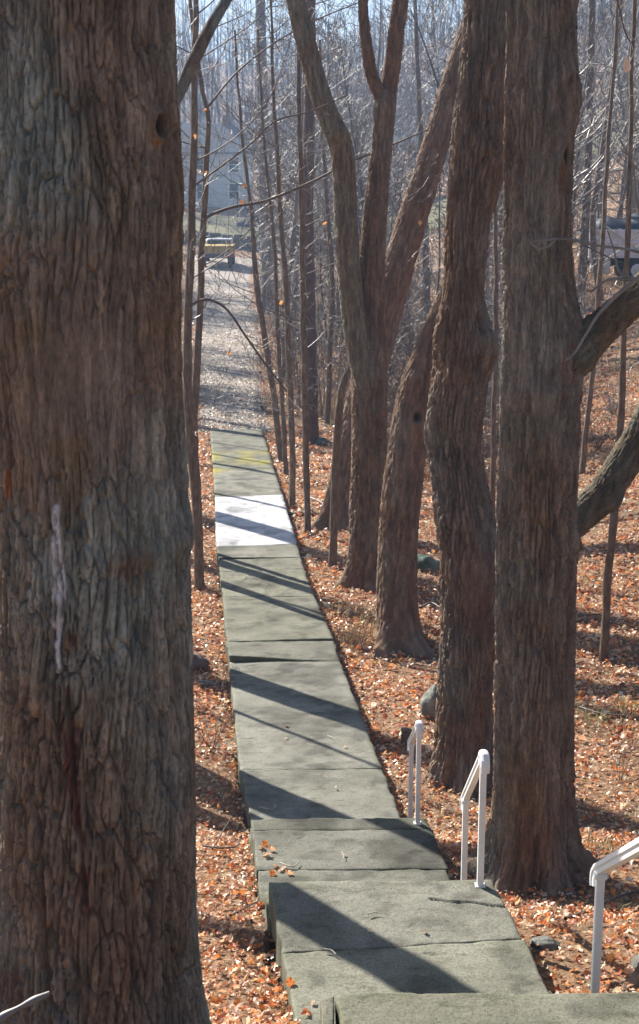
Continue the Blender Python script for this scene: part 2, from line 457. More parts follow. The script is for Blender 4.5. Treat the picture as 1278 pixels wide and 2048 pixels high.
# ------------------------------------------------------------------ walkway of concrete slabs
walk = bpy.data.objects.new('walkway', None); C.objects.link(walk); tag(walk, kind='structure')
def slab(name, nl, nr, fr, fl, th=.2, res=.018, seed=1, mat=None, dz=(0, 0, 0, 0), grooves=(), moss=0, label=None, parent=walk, chip=.004):
    nl, nr, fr, fl = [np.array(p, float) for p in (nl, nr, fr, fl)]
    for p, d_ in zip((nl, nr, fr, fl), dz): p[2] += d_
    w = np.linalg.norm(nr - nl); L = np.linalg.norm(fl - nl)
    nu = max(8, int(w / res)); nv = max(6, int(L / res))
    u = np.linspace(0, 1, nu); v = np.linspace(0, 1, nv)
    U, Vv = np.meshgrid(u, v)
    Pt = (nl * (1-U)[..., None] + nr * U[..., None]) * (1-Vv)[..., None] + (fl * (1-U)[..., None] + fr * U[..., None]) * Vv[..., None]
    x, y = Pt[..., 0], Pt[..., 1]
    edge = np.minimum(np.minimum(U, 1-U) * w, np.minimum(Vv, 1-Vv) * L)
    wob = .010 * fbm(x * 5, y * 5, 0*x + seed, seed, 3)
    e_in = (1 - sstep(0, .05, edge))
    # wobbling edge outline
    cen = .25 * (nl + nr + fr + fl)
    Pt[..., 0] += wob * e_in * np.sign(x - cen[0]); Pt[..., 1] += wob * e_in * np.sign(y - cen[1]) * .6
    drop = np.exp(-edge / .012) * chip * (1.0 + 1.2 * np.clip(fbm(x * 9, y * 9, 0*x, seed + 3, 2), -.6, 1.6))
    z = Pt[..., 2] + .004 * fbm(x * 2.1, y * 2.1, 0*x, seed + 1, 3) - drop + .0016 * noise3(x * 50, y * 50, 0*x, seed + 2)
    col = np.ones(Pt.shape) * (.86 + .26 * float(hash_u(seed, 3, 7, 5))) * np.array([1.0, 1.0, .98 + .05 * math.sin(seed)])
    for poly, gw, gd in grooves:
        poly = np.asarray(poly, float)[:, :2]
        dm = np.full(x.shape, 9.0)
        for a, c_ in zip(poly[:-1], poly[1:]):
            ab = c_ - a; t = np.clip(((x - a[0]) * ab[0] + (y - a[1]) * ab[1]) / (ab @ ab), 0, 1)
            dm = np.minimum(dm, np.hypot(x - a[0] - t * ab[0], y - a[1] - t * ab[1]))
        dm = dm + .003 * noise3(x * 14, y * 14, 0*x, seed + 8)
        g = 1 - sstep(gw * .4, gw, dm); z -= gd * g
    Pt[..., 2] = z
    # damp green film growing along the edges (own shape: noise broken)
    film = .6 * np.clip((1 - sstep(.0, .07, edge)) * (.35 + .8 * fbm(x * 4, y * 4, 0*x, seed + 4, 3)), 0, 1)
    col = col * (1 - film[..., None] * (1 - np.array([.62, .68, .50])))
    blot = sstep(.25, .9, fbm(x * 1.3, y * 1.6, 0*x, 77, 3))
    col = col * (1 - .42 * blot[..., None]) * (1 - .35 * sstep(.1, .8, fbm(x * 5, y * 5, 0*x, seed + 44, 3)))[..., None]
    if moss:
        sd = 1 - sstep(.05, .42, np.minimum(U, 1-U) * w * 1.2)
        mm = np.clip((sd * .9 + .55) * sstep(moss[0], moss[0] + .12, Vv) * (1 - sstep(moss[1] - .12, moss[1], Vv)) * (.55 + .9 * fbm(x * 3, y * 1.6, 0*x, seed + 6, 3)), 0, 1)
        col = col * (1 - mm[..., None]) + mm[..., None] * np.array([1.5, 1.35, .35])
    V0 = Pt.reshape(-1, 3); c0 = col.reshape(-1, 3)
    i, j = np.meshgrid(np.arange(nv - 1), np.arange(nu - 1), indexing='ij'); k0 = (i * nu + j).ravel()
    faces = np.stack([k0, k0 + 1, k0 + nu + 1, k0 + nu], -1)
    bd = np.concatenate([np.arange(nu), np.arange(1, nv) * nu + nu - 1, (nv - 1) * nu + np.arange(nu - 2, -1, -1), np.arange(nv - 2, 0, -1) * nu])
    rings = [bd]; Vs = [V0]; cs = [c0]; nn = len(V0); Fs = [faces]
    for h in (.012, .06, .12, th):
        rv = V0[bd].copy(); rv[:, 2] -= h
        q = .008 * fbm(rv[:, 0] * 11, rv[:, 1] * 11, rv[:, 2] * 11, seed + 5, 2) + .004
        out = rv[:, :2] - cen[None, :2]; out /= np.linalg.norm(out, axis=1)[:, None]
        rv[:, :2] += out * q[:, None]
        ids = nn + np.arange(len(bd)); nn += len(bd)
        Vs.append(rv); cs.append(c0[bd] * np.array([.85, .85, .78]))
        a = rings[-1]; c_ = ids
        Fs.append(np.stack([a, c_, np.roll(c_, -1), np.roll(a, -1)], -1)); rings.append(ids)
    o = obj(name, make_mesh(name, np.concatenate(Vs), Fs, mat or M_conc, np.concatenate(cs)), parent, False)
    if label: o['label'] = label
    return o

gp = .004
# upper landing (nearest)
a, b_ = on_plane(672, 1987, ZL0), on_plane(1330, 1984, ZL0)
b_[0] = min(b_[0], a[0] + 1.36)
slab('slab', a + [.09, -1.35, 0], b_ + [.1, -1.35, 0], b_, a, .3, .012, 11, label='nearest concrete landing at the top of the steps')
lp = a + np.array([-.055, -.75, -.012]); 
slab('edging', lp + [0, -.55, 0], lp + [.045, -.55, 0], lp + [.043, .77, -.005], lp + [0, .74, -.005], .3, .012, 12, label='narrow strip split off the landing edge')
def flight(z0, z1, edge_l, edge_r, n, tread, seed, lext=.0):
    d_ = np.array([-.088, .996, 0.])
    for k in range(1, n):
        z = z0 + (z1 - z0) * k / n
        f0 = (k - 1) * tread - .05; f1 = k * tread
        L_ = edge_l.copy(); R_ = edge_r.copy(); L_[2] = R_[2] = z; L_[0] -= lext
        slab('step', L_ + d_ * f0, R_ + d_ * f0, R_ + d_ * f1, L_ + d_ * f1, .28, .02, seed + k)
flight(ZL0, ZL1, a, b_, 4, .27, 20)
RAIL = [(b_.copy(), ZL0)]
# middle landing: two slabs
A = on_plane(612, 2060, ZL1); B = on_plane(1158, 2060, ZL1)
Jl, Jr = on_plane(567, 1904, ZL1), on_plane(1045, 1877, ZL1)
Fl, Fr = on_plane(538, 1764, ZL1), on_plane(983, 1757, ZL1)
A = Jl + (Jl - Fl) * 1.15; B = Jr + (Jr - Fr) * 1.5
crk = [on_plane(x, y, ZL1) for x, y in ((862, 1797), (905, 1803), (950, 1805), (985, 1811), (1020, 1814))]
crk2 = [on_plane(x, y, ZL1) for x, y in ((850, 1907), (892, 1909))]
slab('slab', A, B, Jr - [0, gp, 0], Jl - [0, gp, 0], .24, .012, 31, dz=(0, 0, -.004, -.002), grooves=[(crk2, .012, .012)], label='front half of the middle landing')
slab('slab', Jl + [0, gp, 0], Jr + [0, gp, 0], Fr, Fl, .24, .012, 32, dz=(-.004, -.004, 0, 0), grooves=[(crk, .014, .03)], label='far half of the middle landing, cracked at its right edge')
flight(ZL1, ZL2, Fl, Fr, 4, .27, 40, .0)
RAIL.append((Fr.copy(), ZL1))
# lower landing
Al, Ar = on_plane(522, 1775, ZL2), on_plane(908, 1775, ZL2)
J1l, J1r = on_plane(516, 1739, ZL2), on_plane(894, 1736, ZL2)
J2l, J2r = on_plane(505, 1660, ZL2), on_plane(864, 1658, ZL2)
El, Er = on_plane(502, 1638, ZL2), on_plane(853, 1635, ZL2)
slab('slab', Al - [0, .25, 0], Ar - [0, .25, 0], J1r - [0, gp, 0], J1l - [0, gp, 0], .26, .015, 51)
crk = [on_plane(x, y, ZL2) for x, y in ((590, 1668), (612, 1671), (598, 1677))]
slab('slab', J1l + [0, gp, 0], J1r + [0, gp, 0], J2r - [0, gp, 0], J2l - [0, gp, 0], .26, .015, 52, dz=(-.004, -.004, 0, 0), grooves=[(crk, .012, .012)], label='weathered slab of the lower landing')
slab('slab', J2l + [0, gp, 0], J2r + [0, gp, 0], Er, El, .26, .015, 53, dz=(-.004, -.004, 0, 0))
flight(ZL2, float(zw(10.7)), El, Er, 3, .27, 60)
RAIL.append((Er.copy(), ZL2))
# the long walk
rows = [((508, 1668), (812, 1668)), ((480, 1538), (765, 1537)), ((459, 1321), (680, 1323)), ((453, 1283), (667, 1281)), ((447, 1194), (629, 1192)), ((441, 1144), (608, 1137)),
        ((438, 1119), (601, 1114)), ((433, 1093), (594, 1087)), ((430, 994), (565, 989)), ((426, 935), (548, 937)), ((420, 860), (524, 857))]
cor = [(on_walk(*l_), on_walk(*r_)) for l_, r_ in rows]
#        near-l near-r far-r far-l
DZ = [(0, 0, 0, 0), (-.004, -.004, .004, -.015), (.062, -.004, .0, .0), (-.006, .030, .0, .0), (-.005, -.005, 0, 0), (-.005, -.005, .0, .0), (.03, -.004, .0, .0), (-.006, -.006, .0, .0), (-.008, -.008, 0, 0), (-.006, -.006, 0, 0)]
LAB = {2: 'slab heaved up at its left corner', 7: 'pale new slab, far brighter than its neighbours', 9: 'last slab of the walk, with yellow moss'}
for k in range(len(cor) - 1):
    (nl, nr), (fl, fr) = cor[k], cor[k + 1]
    g_ = np.array([0, .003, 0])
    slab('slab', nl + g_, nr + g_, fr - g_, fl - g_, .24, [.02, .022, .03, .03, .03, .03, .03, .045, .04, .06][k], 70 + k, mat=M_conc_new if k == 7 else None, dz=DZ[k],
         moss=(.02, .45) if k == 9 else ((.72, 1.1) if k == 8 else 0), label=LAB.get(k))

# ------------------------------------------------------------------ handrails
rail_prof = [(-.027, .0), (-.027, .012), (-.020, .023), (-.008, .028), (.008, .028), (.020, .023), (.027, .012), (.027, .0), (.020, -.005), (.0185, -.026), (-.0185, -.026), (-.020, -.005)]
d_ = np.array([0., 1., 0.])
def handrail(edge, z0, drop_, run, inset, back, label, hgt=.79):
    up = edge + np.array([-inset, 0, 0]) - d_ * back; up[2] = z0
    lo = up + d_ * run; lo[2] = z0 - drop_
    t = thing('handrail', (up[0], up[1], z0), label, 'handrail', 'white handrails beside the steps')
    for p, nm in ((up, 'top'), (lo, 'bottom')):
        MB().box((p[0] - .018, p[1] - .018, p[2] - .03), (p[0] + .018, p[1] + .018, p[2] + hgt - .02), .003).build('post', M_white, t)
        MB().box((p[0] - .028, p[1] - .028, p[2] - .002), (p[0] + .028, p[1] + .028, p[2] + .006), .001).build('base_flange', M_white, t)
    a_ = up + [0, 0, hgt]; c_ = lo + [0, 0, hgt]
    sl = (c_ - a_) / np.linalg.norm(c_ - a_)
    path_ = [a_ - d_ * .062 + [0, 0, -.07], a_ - d_ * .064 + [0, 0, -.035], a_ - d_ * .058 + [0, 0, -.012], a_ - d_ * .040 + [0, 0, .006], a_ - d_ * .015 + [0, 0, .010], a_ + d_ * .01 + [0, 0, .004], a_ + sl * .05]
    path_ += [a_ + (c_ - a_) * q for q in np.linspace(.15, 1, 9)]
    path_ += [c_ + sl * .05, c_ + sl * .08 + [0, 0, -.006], c_ + sl * .098 + [0, 0, -.022], c_ + sl * .10 + [0, 0, -.045], c_ + sl * .09 + [0, 0, -.075]]
    MB().sweep(path_, rail_prof).build('rail', M_white, t)
    for p in (up, lo):
        q = p + np.array([0, 0, hgt - .035])
        MB().box(q + [-.026, -.024, -.012], q + [.026, .024, .012], .003).build('bracket', M_white, t)
    return t
RAIL[0][0][0] = 1.262
handrail(RAIL[0][0], ZL0, .66, 1.02, .03, .25, 'nearest white handrail, cut off by the right edge of the picture')
handrail(RAIL[1][0], ZL1, .62, .84, .075, .085, 'white handrail standing in front of the big trunk, on the cracked middle landing')
handrail(RAIL[2][0], ZL2, .45, .80, .075, .10, 'farthest white handrail, at the lowest steps beside a grey rock')

# ------------------------------------------------------------------ trunks with furrowed bark
GREYB = np.array([.205, .176, .152]); BROWN = np.array([.180, .120, .080]); RED = np.array([.185, .105, .068]); LICH = np.array([.205, .225, .208])
def bark(name, pts, parent, nf, nb, nrow, cw=.030, ch=.16, depth=.014, seed=1, feats=(), tint=(1, 1, 1), flare=0., lobes=5, red=.3, lich=.3, ground_z=None, wob=.06, twist=.25, crk=.30, fq=1.0):
    """pts: (x, y, z, r) in metres; feats are in pixels of the place they were seen at"""
    D_ = catmull(pts, 600)
    py_ = np.array([project(c_)[1] for c_ in D_[:, :3]]); wt_ = np.where((py_ > -60) & (py_ < 2100) & (D_[:, 1] > 1), 1.0, .10)
    cw_ = np.concatenate([[0], np.cumsum(.5 * (wt_[1:] + wt_[:-1]))]); tq_ = np.interp(np.linspace(0, cw_[-1], nrow), cw_, np.arange(600))
    S = np.stack([np.interp(tq_, np.arange(600), D_[:, k_]) for k_ in range(4)], -1)
    cen = S[:, :3]; r = np.maximum(S[:, 3], .004)
    t = np.gradient(cen, axis=0); t = t / np.linalg.norm(t, axis=1)[:, None]; t[1:-1] = t[:-2] + t[1:-1] + t[2:]; t /= np.linalg.norm(t, axis=1)[:, None]
    seg = np.concatenate([[0], np.cumsum(np.linalg.norm(np.diff(cen, axis=0), axis=1))])
    mid = cen[nrow // 2]
    tocam = np.array([0, 0, CAMZ]) - mid
    ux = np.array([1.0, 0, 0]); u = ux - t * (t @ ux)[:, None]; u /= np.linalg.norm(u, axis=1)[:, None]
    w = np.cross(t, u)
    th0 = math.atan2(tocam @ w[nrow // 2], tocam @ u[nrow // 2])
    hf = math.radians(112)
    th = np.concatenate([np.linspace(th0 - hf, th0 + hf, nf, endpoint=False), np.linspace(th0 + hf, th0 + 2 * math.pi - hf, nb, endpoint=False)])
    TH, LL = np.meshgrid(th, seg)
    Rm = float(np.average(r[: max(2, int(nrow * .8))]))
    RR = np.repeat(r[:, None], len(th), 1)
    dirv = u[:, None] * np.cos(TH)[..., None] + w[:, None] * np.sin(TH)[..., None]
    B0 = cen[:, None] + dirv * RR[..., None]
    x, y, z = B0[..., 0], B0[..., 1], B0[..., 2]
    per = max(5, int(round(2 * math.pi * Rm / cw)))
    sc = RR / Rm
    uu = TH / (2 * math.pi) * per; vv = LL / ch
    wv = fbm(x * 5, y * 5, z * 2.2, seed, 2); wv2 = fbm(x * 16, y * 16, z * 7, seed + 3, 2)
    uu = uu + twist * 2.4 * wv + .28 * wv2 + .4; vv = vv + .55 * wv2 + .3 * wv
    F1, F2, cid, dvv = voronoi(uu, vv, per, seed)
    e = F2 - F1
    plate = sstep(.015, crk, e)
    F1b, F2b, cidb, _ = voronoi(uu * 2 + 3.3 + .3 * wv2, vv * 2.2 + .5 * wv2, per * 2, seed + 40)
    plate2 = sstep(.01, crk * .95, F2b - F1b)
    strength = .85 + .5 * noise3(x * 3.5, y * 3.5, z * 1.2, seed + 21)
    h = depth * strength * (plate - 1) + depth * .32 * (plate2 - 1) * plate + depth * .22 * (cid - .5) * plate + depth * .10 * plate * np.clip(-dvv, -.5, .5) * (cid > .35)
    fz = noise3(x * 17 * fq + wv * .8, y * 17 * fq, z * 2.6 * fq + wv, seed + 81)
    h -= depth * .85 * (1 - sstep(.01, .05 + .4 * crk, np.abs(fz))) * (.4 + .6 * sstep(-.3, .4, noise3(x * 6, y * 6, z * 2, seed + 83)))
    h += depth * .26 * noise3(x * 95, y * 95, z * 9, seed + 85)
    h += depth * .11 * fbm(x * 70, y * 70, z * 30, seed + 11, 2)
    arc = lambda th_: ((TH - th_ + math.pi) % (2 * math.pi) - math.pi) * RR
    big = wob * RR * fbm(x * 2.0, y * 2.0, z * 1.1, seed + 30, 2)
    # colour of the bark itself
    k1 = np.clip(.5 + .55 * fbm(x * 3, y * 3, z * 1.3, seed + 50, 3), 0, 1)[..., None]
    col = BROWN * (1 - k1) + GREYB * k1
    k2 = np.clip(red * (.35 + 1.3 * fbm(x * 4, y * 4, z * 1.0, seed + 60, 3)), 0, 1)[..., None]
    col = col * (1 - k2) + RED * k2
    k3 = np.clip(lich * (.2 + 1.5 * fbm(x * 2.4, y * 2.4, z * 1.5, seed + 70, 3)), 0, .85)[..., None]
    col = col * (1 - k3) + LICH * k3
    col = col * ((.84 + .5 * cid) * (1 + .38 * noise3(x * 32, y * 32, z * 7, seed + 91)) * (1 + .22 * noise3(x * 75, y * 75, z * 25, seed + 93)))[..., None] * np.array(tint)
    def loc(px, py):
        Y = np.interp(py, project_y[::-1], cen[::-1, 1]) if False else None
        # row whose centre projects to py
        k = int(np.argmin(np.abs(prj[:, 1] - py)))
        hw = r[k] * FPX / depth_of(cen[k])
        s_ = max(-.985, min(.985, (px - prj[k, 0]) / hw))
        tc = np.array([0, 0, CAMZ]) - cen[k]
        tb = math.atan2(tc @ w[k], tc @ u[k])
        sign = 1 if (u[k] * math.cos(tb + .5) + w[k] * math.sin(tb + .5))[0] > 0 else -1
        return tb + sign * math.asin(s_), seg[k], FPX / depth_of(cen[k])
    prj = np.array([project(c_) for c_ in cen])
    for ft in feats:
        kind = ft[0]
        if kind in ('bump', 'knot', 'smooth', 'blot'):
            _, px, py, sx, sy, amp = ft[:6]
            tt, ll, ppm = loc(px, py)
            q2 = (arc(tt) / (sx / ppm)) ** 2 + ((LL - ll) / (sy / ppm)) ** 2
            g = np.exp(-q2)
            if kind == 'bump': big = big + amp * g
            elif kind == 'smooth': h = h * (1 - amp * np.clip(g * 1.3, 0, 1))
            elif kind == 'blot':
                mk = np.clip((g * 1.5 + .5 * wv2 - .45) * 2, 0, 1)[..., None] * amp
                col = col * (1 - mk) + np.array(ft[6]) * mk
            else:
                q = np.sqrt(q2)
                h = h * (1 - np.exp(-q2 * .4)) + amp * np.exp(-((q - 1.0) / .32) ** 2) - amp * 3.2 * (1 - sstep(.35, .95, q))
                mk = (1 - sstep(.5, .95, q))[..., None]; col = col * (1 - mk) + np.array([.02, .017, .015]) * mk
                mk = np.exp(-((q - 1.0) / .3) ** 2)[..., None] * .7; col = col * (1 - mk) + np.array([.20, .13, .075]) * mk
        else:
            _, poly, wpx, amp = ft[:4]
            lp_ = [loc(*p_) for p_ in poly]
            dm = np.full(x.shape, 9.)
            for (t0, l0, pm), (t1, l1, _) in zip(lp_[:-1], lp_[1:]):
                ax = arc(t0); ay = LL - l0
                bx = (t1 - t0) * Rm; by = l1 - l0
                tq = np.clip((ax * bx + ay * by) / (bx * bx + by * by + 1e-9), 0, 1)
                dm = np.minimum(dm, np.hypot(ax - tq * bx, ay - tq * by))
            ww = wpx / lp_[0][2]
            dm = dm + ww * .55 * wv2
            if kind == 'groove': h = h - amp * (1 - sstep(0, ww, dm)) + amp * .25 * np.exp(-((dm - ww * 1.3) / (ww * .5)) ** 2)
            elif kind == 'ridge': h = h + amp * (1 - sstep(0, ww, dm))
            elif kind == 'streak':
                mk = np.clip((1 - sstep(ww * .5, ww * 1.1, dm)) * (plate * .7 + .3) * amp * sstep(-.55, .15, fbm(x * 30, y * 30, z * 8, seed + 87, 2)), 0, 1)[..., None]
                col = col * (1 - mk) + np.array(ft[4]) * mk
    R2 = RR + big + h * np.minimum(1, .35 + .65 * sc)
    if flare > 0:
        gz = ground_z if ground_z is not None else cen[0, 2]
        hh = np.maximum(0, z - gz)
        lob = .5 + .5 * np.cos(lobes * TH + seed + 1.2 * np.sin(2 * TH + seed)) 
        R2 = R2 + RR * flare * np.exp(-hh / .17) * (.2 + 1.1 * lob) + RR * flare * .45 * np.exp(-hh / .42) * (lob - .25)
    V = cen[:, None] + dirv * R2[..., None]
    nt_ = len(th); i, j = np.meshgrid(np.arange(nrow - 1), np.arange(nt_), indexing='ij'); jn = (j + 1) % nt_
    Q = np.stack([i * nt_ + j, i * nt_ + jn, (i + 1) * nt_ + jn, (i + 1) * nt_ + j], -1).reshape(-1, 4)
    VV = np.concatenate([V.reshape(-1, 3), cen[-1:]]); cc = np.concatenate([col.reshape(-1, 3), col[-1, :1]])
    cap = np.stack([(nrow - 1) * nt_ + np.arange(nt_), (nrow - 1) * nt_ + (np.arange(nt_) + 1) % nt_, np.full(nt_, nrow * nt_)], -1)
    return obj(name, make_mesh(name, VV, [Q, cap], M_bark, cc), parent)

def spine(px, Y, lean=0.0):
    """(x, y, halfwidth) in photo pixels at distance Y -> metres"""
    out = []
    for k, p_ in enumerate(px):
        yy = Y + lean * k
        q = PY(p_[0], p_[1], yy)
        out.append((*q, p_[2] * depth_of(q) / FPX))
    return out
rng = np.random.default_rng(5)
def rvec(r_): 
    v = r_.normal(size=3); return v / np.linalg.norm(v)
def branch(T, r_, p0, dirn, length, rad, n, sides, up=.25, wig=.18, levels=0, kids=4, kl=.5, curl=0., minr=.0025, kr=.55):
    d0 = np.array(dirn, float); d0 /= np.linalg.norm(d0)
    pts = [np.array(p0, float)]; st = length / n; dd = d0.copy()
    for k in range(n):
        dd = dd + rvec(r_) * wig + np.array([0, 0, up]) / n + (np.array([0, 0, curl * (k / n) ** 2]) if curl else 0)
        dd /= np.linalg.norm(dd); pts.append(pts[-1] + dd * st)
    rr = np.maximum(rad * (1 - .8 * np.linspace(0, 1, n + 1) ** .9), minr)
    T.add(pts, rr, sides)
    if levels > 0:
        for q in range(kids):
            f = .18 + .8 * (q + r_.random()) / kids
            i = min(int(f * n), n - 1); a_ = f * n - i
            p = pts[i] * (1 - a_) + pts[i + 1] * a_
            ax = pts[i + 1] - pts[i]; ax /= np.linalg.norm(ax)
            side = np.cross(ax, rvec(r_)); side /= np.linalg.norm(side) + 1e-6
            branch(T, r_, p, ax * (.55 + .3 * r_.random()) + side * .9, length * kl * (1.1 - .6 * f) * (.6 + .7 * r_.random()), max(rad * kr * (1 - .55 * f), minr), max(3, n - 2), max(3, sides - 1), up * .9, wig * 1.25, levels - 1, max(2, kids - 1), kl, curl if r_.random() < .6 else -curl * .5, minr, kr)
def high_crown(parent, top, r0, seed, nl=5, L=3.2):
    T = Tubes(); r_ = np.random.default_rng(seed)
    for k in range(nl):
        a_ = 2 * math.pi * (k + r_.random()) / nl
        p0 = np.array(top[:3]) - np.array([0, 0, 1.0]) * r_.random() * 2.0
        branch(T, r_, p0, (math.cos(a_), math.sin(a_), 1.1), L * (.7 + .6 * r_.random()), r0 * .55, 7, 5, .5, .16, 2, 5, .55, 0, .006)
    obj('crown', T.mesh('crown', M_twig), parent)

# --- big foreground trunk on the left
Yl = 4.45
px = [(195, 2330, 268), (192, 2200, 250), (187, 2060, 236), (184, 1960, 222), (183, 1850, 212), (183, 1700, 207), (184, 1500, 203), (185, 1300, 200), (184, 1150, 200), (181, 1000, 199), (172, 850, 198), (163, 700, 200),
      (158, 600, 204), (160, 400, 204), (158, 250, 200), (152, 100, 198), (148, 0, 200), (140, -300, 190), (130, -900, 170), (120, -1700, 140)]
s_ = spine(px, Yl)
t = thing('bare_tree', (s_[0][0], s_[0][1], G(s_[0][0], s_[0][1])), 'huge furrowed grey brown trunk filling the left edge, streaked with white', 'tree')
bark('trunk', s_, t, 316, 18, 800, .027, .23, .022, 3, flare=.10, lobes=6, ground_z=s_[1][2], red=.22, lich=.55, wob=.02, twist=.32, tint=(1.26, 1.26, 1.24), crk=.15, feats=[
    ('smooth', 110, 760, 110, 150, .72), ('smooth', 170, 690, 80, 60, .6),
    ('streak', [(121, 975), (120, 1040), (124, 1110), (122, 1170), (118, 1235), (128, 1300)], 12, 2.6, (.66, .64, .67)),
    ('streak', [(118, 1130), (114, 1200)], 10, 2.4, (.64, .62, .66)),
    ('streak', [(128, 1280), (140, 1400), (150, 1500), (168, 1620), (172, 1720)], 15, 1.8, (.17, .072, .052)),
    ('groove', [(138, 1330), (150, 1450), (160, 1560), (175, 1700)], 6, .022),
    ('groove', [(24, 800), (32, 860), (27, 900), (34, 960), (38, 1000), (62, 1045), (88, 1085), (92, 1150), (100, 1230), (92, 1300)], 4, .030),
    ('blot', 25, 935, 13, 36, 1.0, (.33, .12, .045)),
    ('blot', 150, 900, 45, 70, .55, (.20, .125, .06)), ('blot', 60, 640, 40, 25, .5, (.20, .13, .065)), ('blot', 270, 1080, 60, 45, .6, (.17, .10, .05)),
    ('knot', 312, 252, 20, 26, .016), ('blot', 305, 286, 8, 8, .7, (.36, .15, .06)),
    ('groove', [(355, 1430), (350, 1490), (343, 1560)], 8, .028),
    ('groove', [(65, 1500), (90, 1600), (92, 1700), (100, 1850), (110, 1960)], 8, .026),
    ('groove', [(8, 1230), (28, 1300), (36, 1350)], 7, .03), ('groove', [(60, 1380), (72, 1470)], 6, .02),
    ('bump', 350, 390, 40, 70, .018), ('bump', 365, 1060, 60, 40, .022), ('bump', 250, 1075, 90, 20, .012), ('bump', 130, 1990, 60, 50, .02), ('blot', 35, 1900, 45, 50, .7, (.17, .10, .08)),
    ('groove', [(30, 310), (45, 180), (70, 60)], 5, .014), ('groove', [(100, 20), (112, 120), (118, 240), (130, 330)], 5, .013)])
high_crown(t, s_[-1], .2, 41)

# --- the big trunk in front on the right
b0 = hit(1072, 1757)
px = [(1076, 1830, 104), (1074, 1790, 98), (1072, 1750, 93), (1070, 1700, 87), (1069, 1620, 82), (1068, 1500, 80), (1070, 1300, 80), (1074, 1000, 80), (1078, 850, 80), (1081, 740, 79), (1079, 620, 73), (1075, 500, 70), (1077, 350, 70),
      (1081, 200, 72), (1083, 100, 70), (1083, 0, 71), (1085, -300, 66), (1088, -900, 56), (1090, -1600, 40)]
s_ = spine(px, b0[1]); Y2 = b0[1]
t = thing('bare_tree', b0, 'stout upright trunk with a thick limb to the right, behind the middle handrail', 'tree')
bark('trunk', s_, t, 176, 20, 720, .034, .24, .029, 8, crk=.34, flare=.5, lobes=6, ground_z=b0[2], red=.30, lich=.2, wob=.03, feats=[
    ('bump', 1160, 195, 30, 60, .035), ('bump', 1150, 680, 45, 70, .05), ('bump', 1075, 780, 70, 22, .02), ('bump', 1163, 1085, 18, 28, .035),
    ('knot', 1131, 312, 9, 24, .012), ('blot', 1125, 360, 14, 45, .8, (.19, .09, .05)), ('blot', 1135, 730, 26, 44, .5, (.17, .085, .065)),
    ('blot', 1055, 1645, 16, 40, .5, (.19, .105, .075)), ('blot', 1092, 1640, 18, 42, .5, (.19, .105, .075)), ('smooth', 1075, 1650, 36, 50, .5),
    ('groove', [(1075, 1640), (1070, 1700), (1066, 1760)], 8, .035), ('groove', [(1146, 480), (1144, 590), (1150, 610)], 5, .02), ('groove', [(1068, 900), (1060, 980)], 3, .015),
    ('smooth', 1040, 120, 30, 70, .4)])
lim = [(1118, 752, 30), (1148, 708, 50), (1176, 678, 42), (1210, 650, 36), (1250, 614, 34), (1290, 580, 35), (1360, 505, 36), (1450, 380, 32), (1520, 220, 26), (1600, -20, 20)]
bark('limb', spine(lim, Y2 - .06), t, 60, 16, 170, .024, .11, .017, 12, red=.15, lich=.5, wob=.05, tint=(.72, .70, .60), feats=[])
high_crown(t, s_[-1], .16, 42)

# --- gnarled trunk close behind it
b0 = hit(930, 1565); Y3 = b0[1]
px = [(936, 1640, 76), (934, 1590, 68), (932, 1540, 61), (931, 1470, 57), (933, 1350, 56), (937, 1200, 57), (938, 1110, 60), (926, 1020, 58), (908, 910, 53), (912, 810, 57), (924, 735, 60), (929, 690, 58), (928, 630, 47), (929, 560, 40),
      (934, 450, 46), (945, 350, 50), (955, 250, 52), (965, 150, 48), (971, 0, 45), (976, -400, 40), (985, -1200, 28)]
s_ = spine(px, Y3)
t = thing('bare_tree', b0, 'gnarled reddish trunk with burls, half hidden behind the stout upright one', 'tree')
bark('trunk', s_, t, 132, 18, 580, .034, .24, .031, 15, crk=.34, flare=.30, lobes=5, ground_z=b0[2], red=.4, lich=.3, wob=.07, twist=.4, feats=[
    ('bump', 975, 690, 24, 34, .09), ('bump', 880, 670, 20, 50, .05), ('bump', 858, 860, 14, 50, .05), ('bump', 985, 590, 14, 30, -.03), ('bump', 985, 1120, 30, 60, .06), ('bump', 880, 1180, 12, 40, .04), ('blot', 930, 720, 40, 22, .5, (.16, .075, .05)), ('bump', 930, 735, 40, 22, .03),
    ('smooth', 940, 1150, 50, 60, .5), ('blot', 945, 1180, 45, 90, .5, (.16, .085, .06)), ('blot', 960, 1420, 26, 70, .55, (.22, .125, .075)), ('ridge', [(885, 930), (896, 980), (880, 1040), (884, 1090)], 6, .02),
    ('groove', [(905, 990), (900, 1040), (885, 1085), (886, 1140)], 4, .03), ('blot', 985, 400, 20, 60, .7, (.22, .13, .07)), ('bump', 970, 300, 30, 50, .03), ('groove', [(990, 300), (965, 320), (950, 345)], 8, .03),
    ('groove', [(930, 560), (935, 500)], 5, .02), ('groove', [(905, 720), (912, 790), (900, 900)], 5, .02)])
lim = [(950, 1160, 36), (985, 1110, 44), (1040, 1082, 40), (1100, 1068, 37), (1150, 1040, 36), (1185, 1008, 35), (1215, 975, 34), (1245, 930, 35), (1275, 880, 34), (1330, 770, 32), (1380, 620, 28), (1440, 380, 22), (1500, 100, 15)]
bark('limb', spine(lim, Y3 + .12), t, 64, 16, 220, .024, .12, .019, 18, red=.1, lich=.5, wob=.06, tint=(.62, .60, .52), feats=[('bump', 1250, 985, 22, 20, .05)])
lim = [(958, 420, 30), (985, 330, 33), (1030, 245, 30), (1080, 150, 27), (1130, 20, 23), (1180, -160, 20), (1260, -500, 14)]
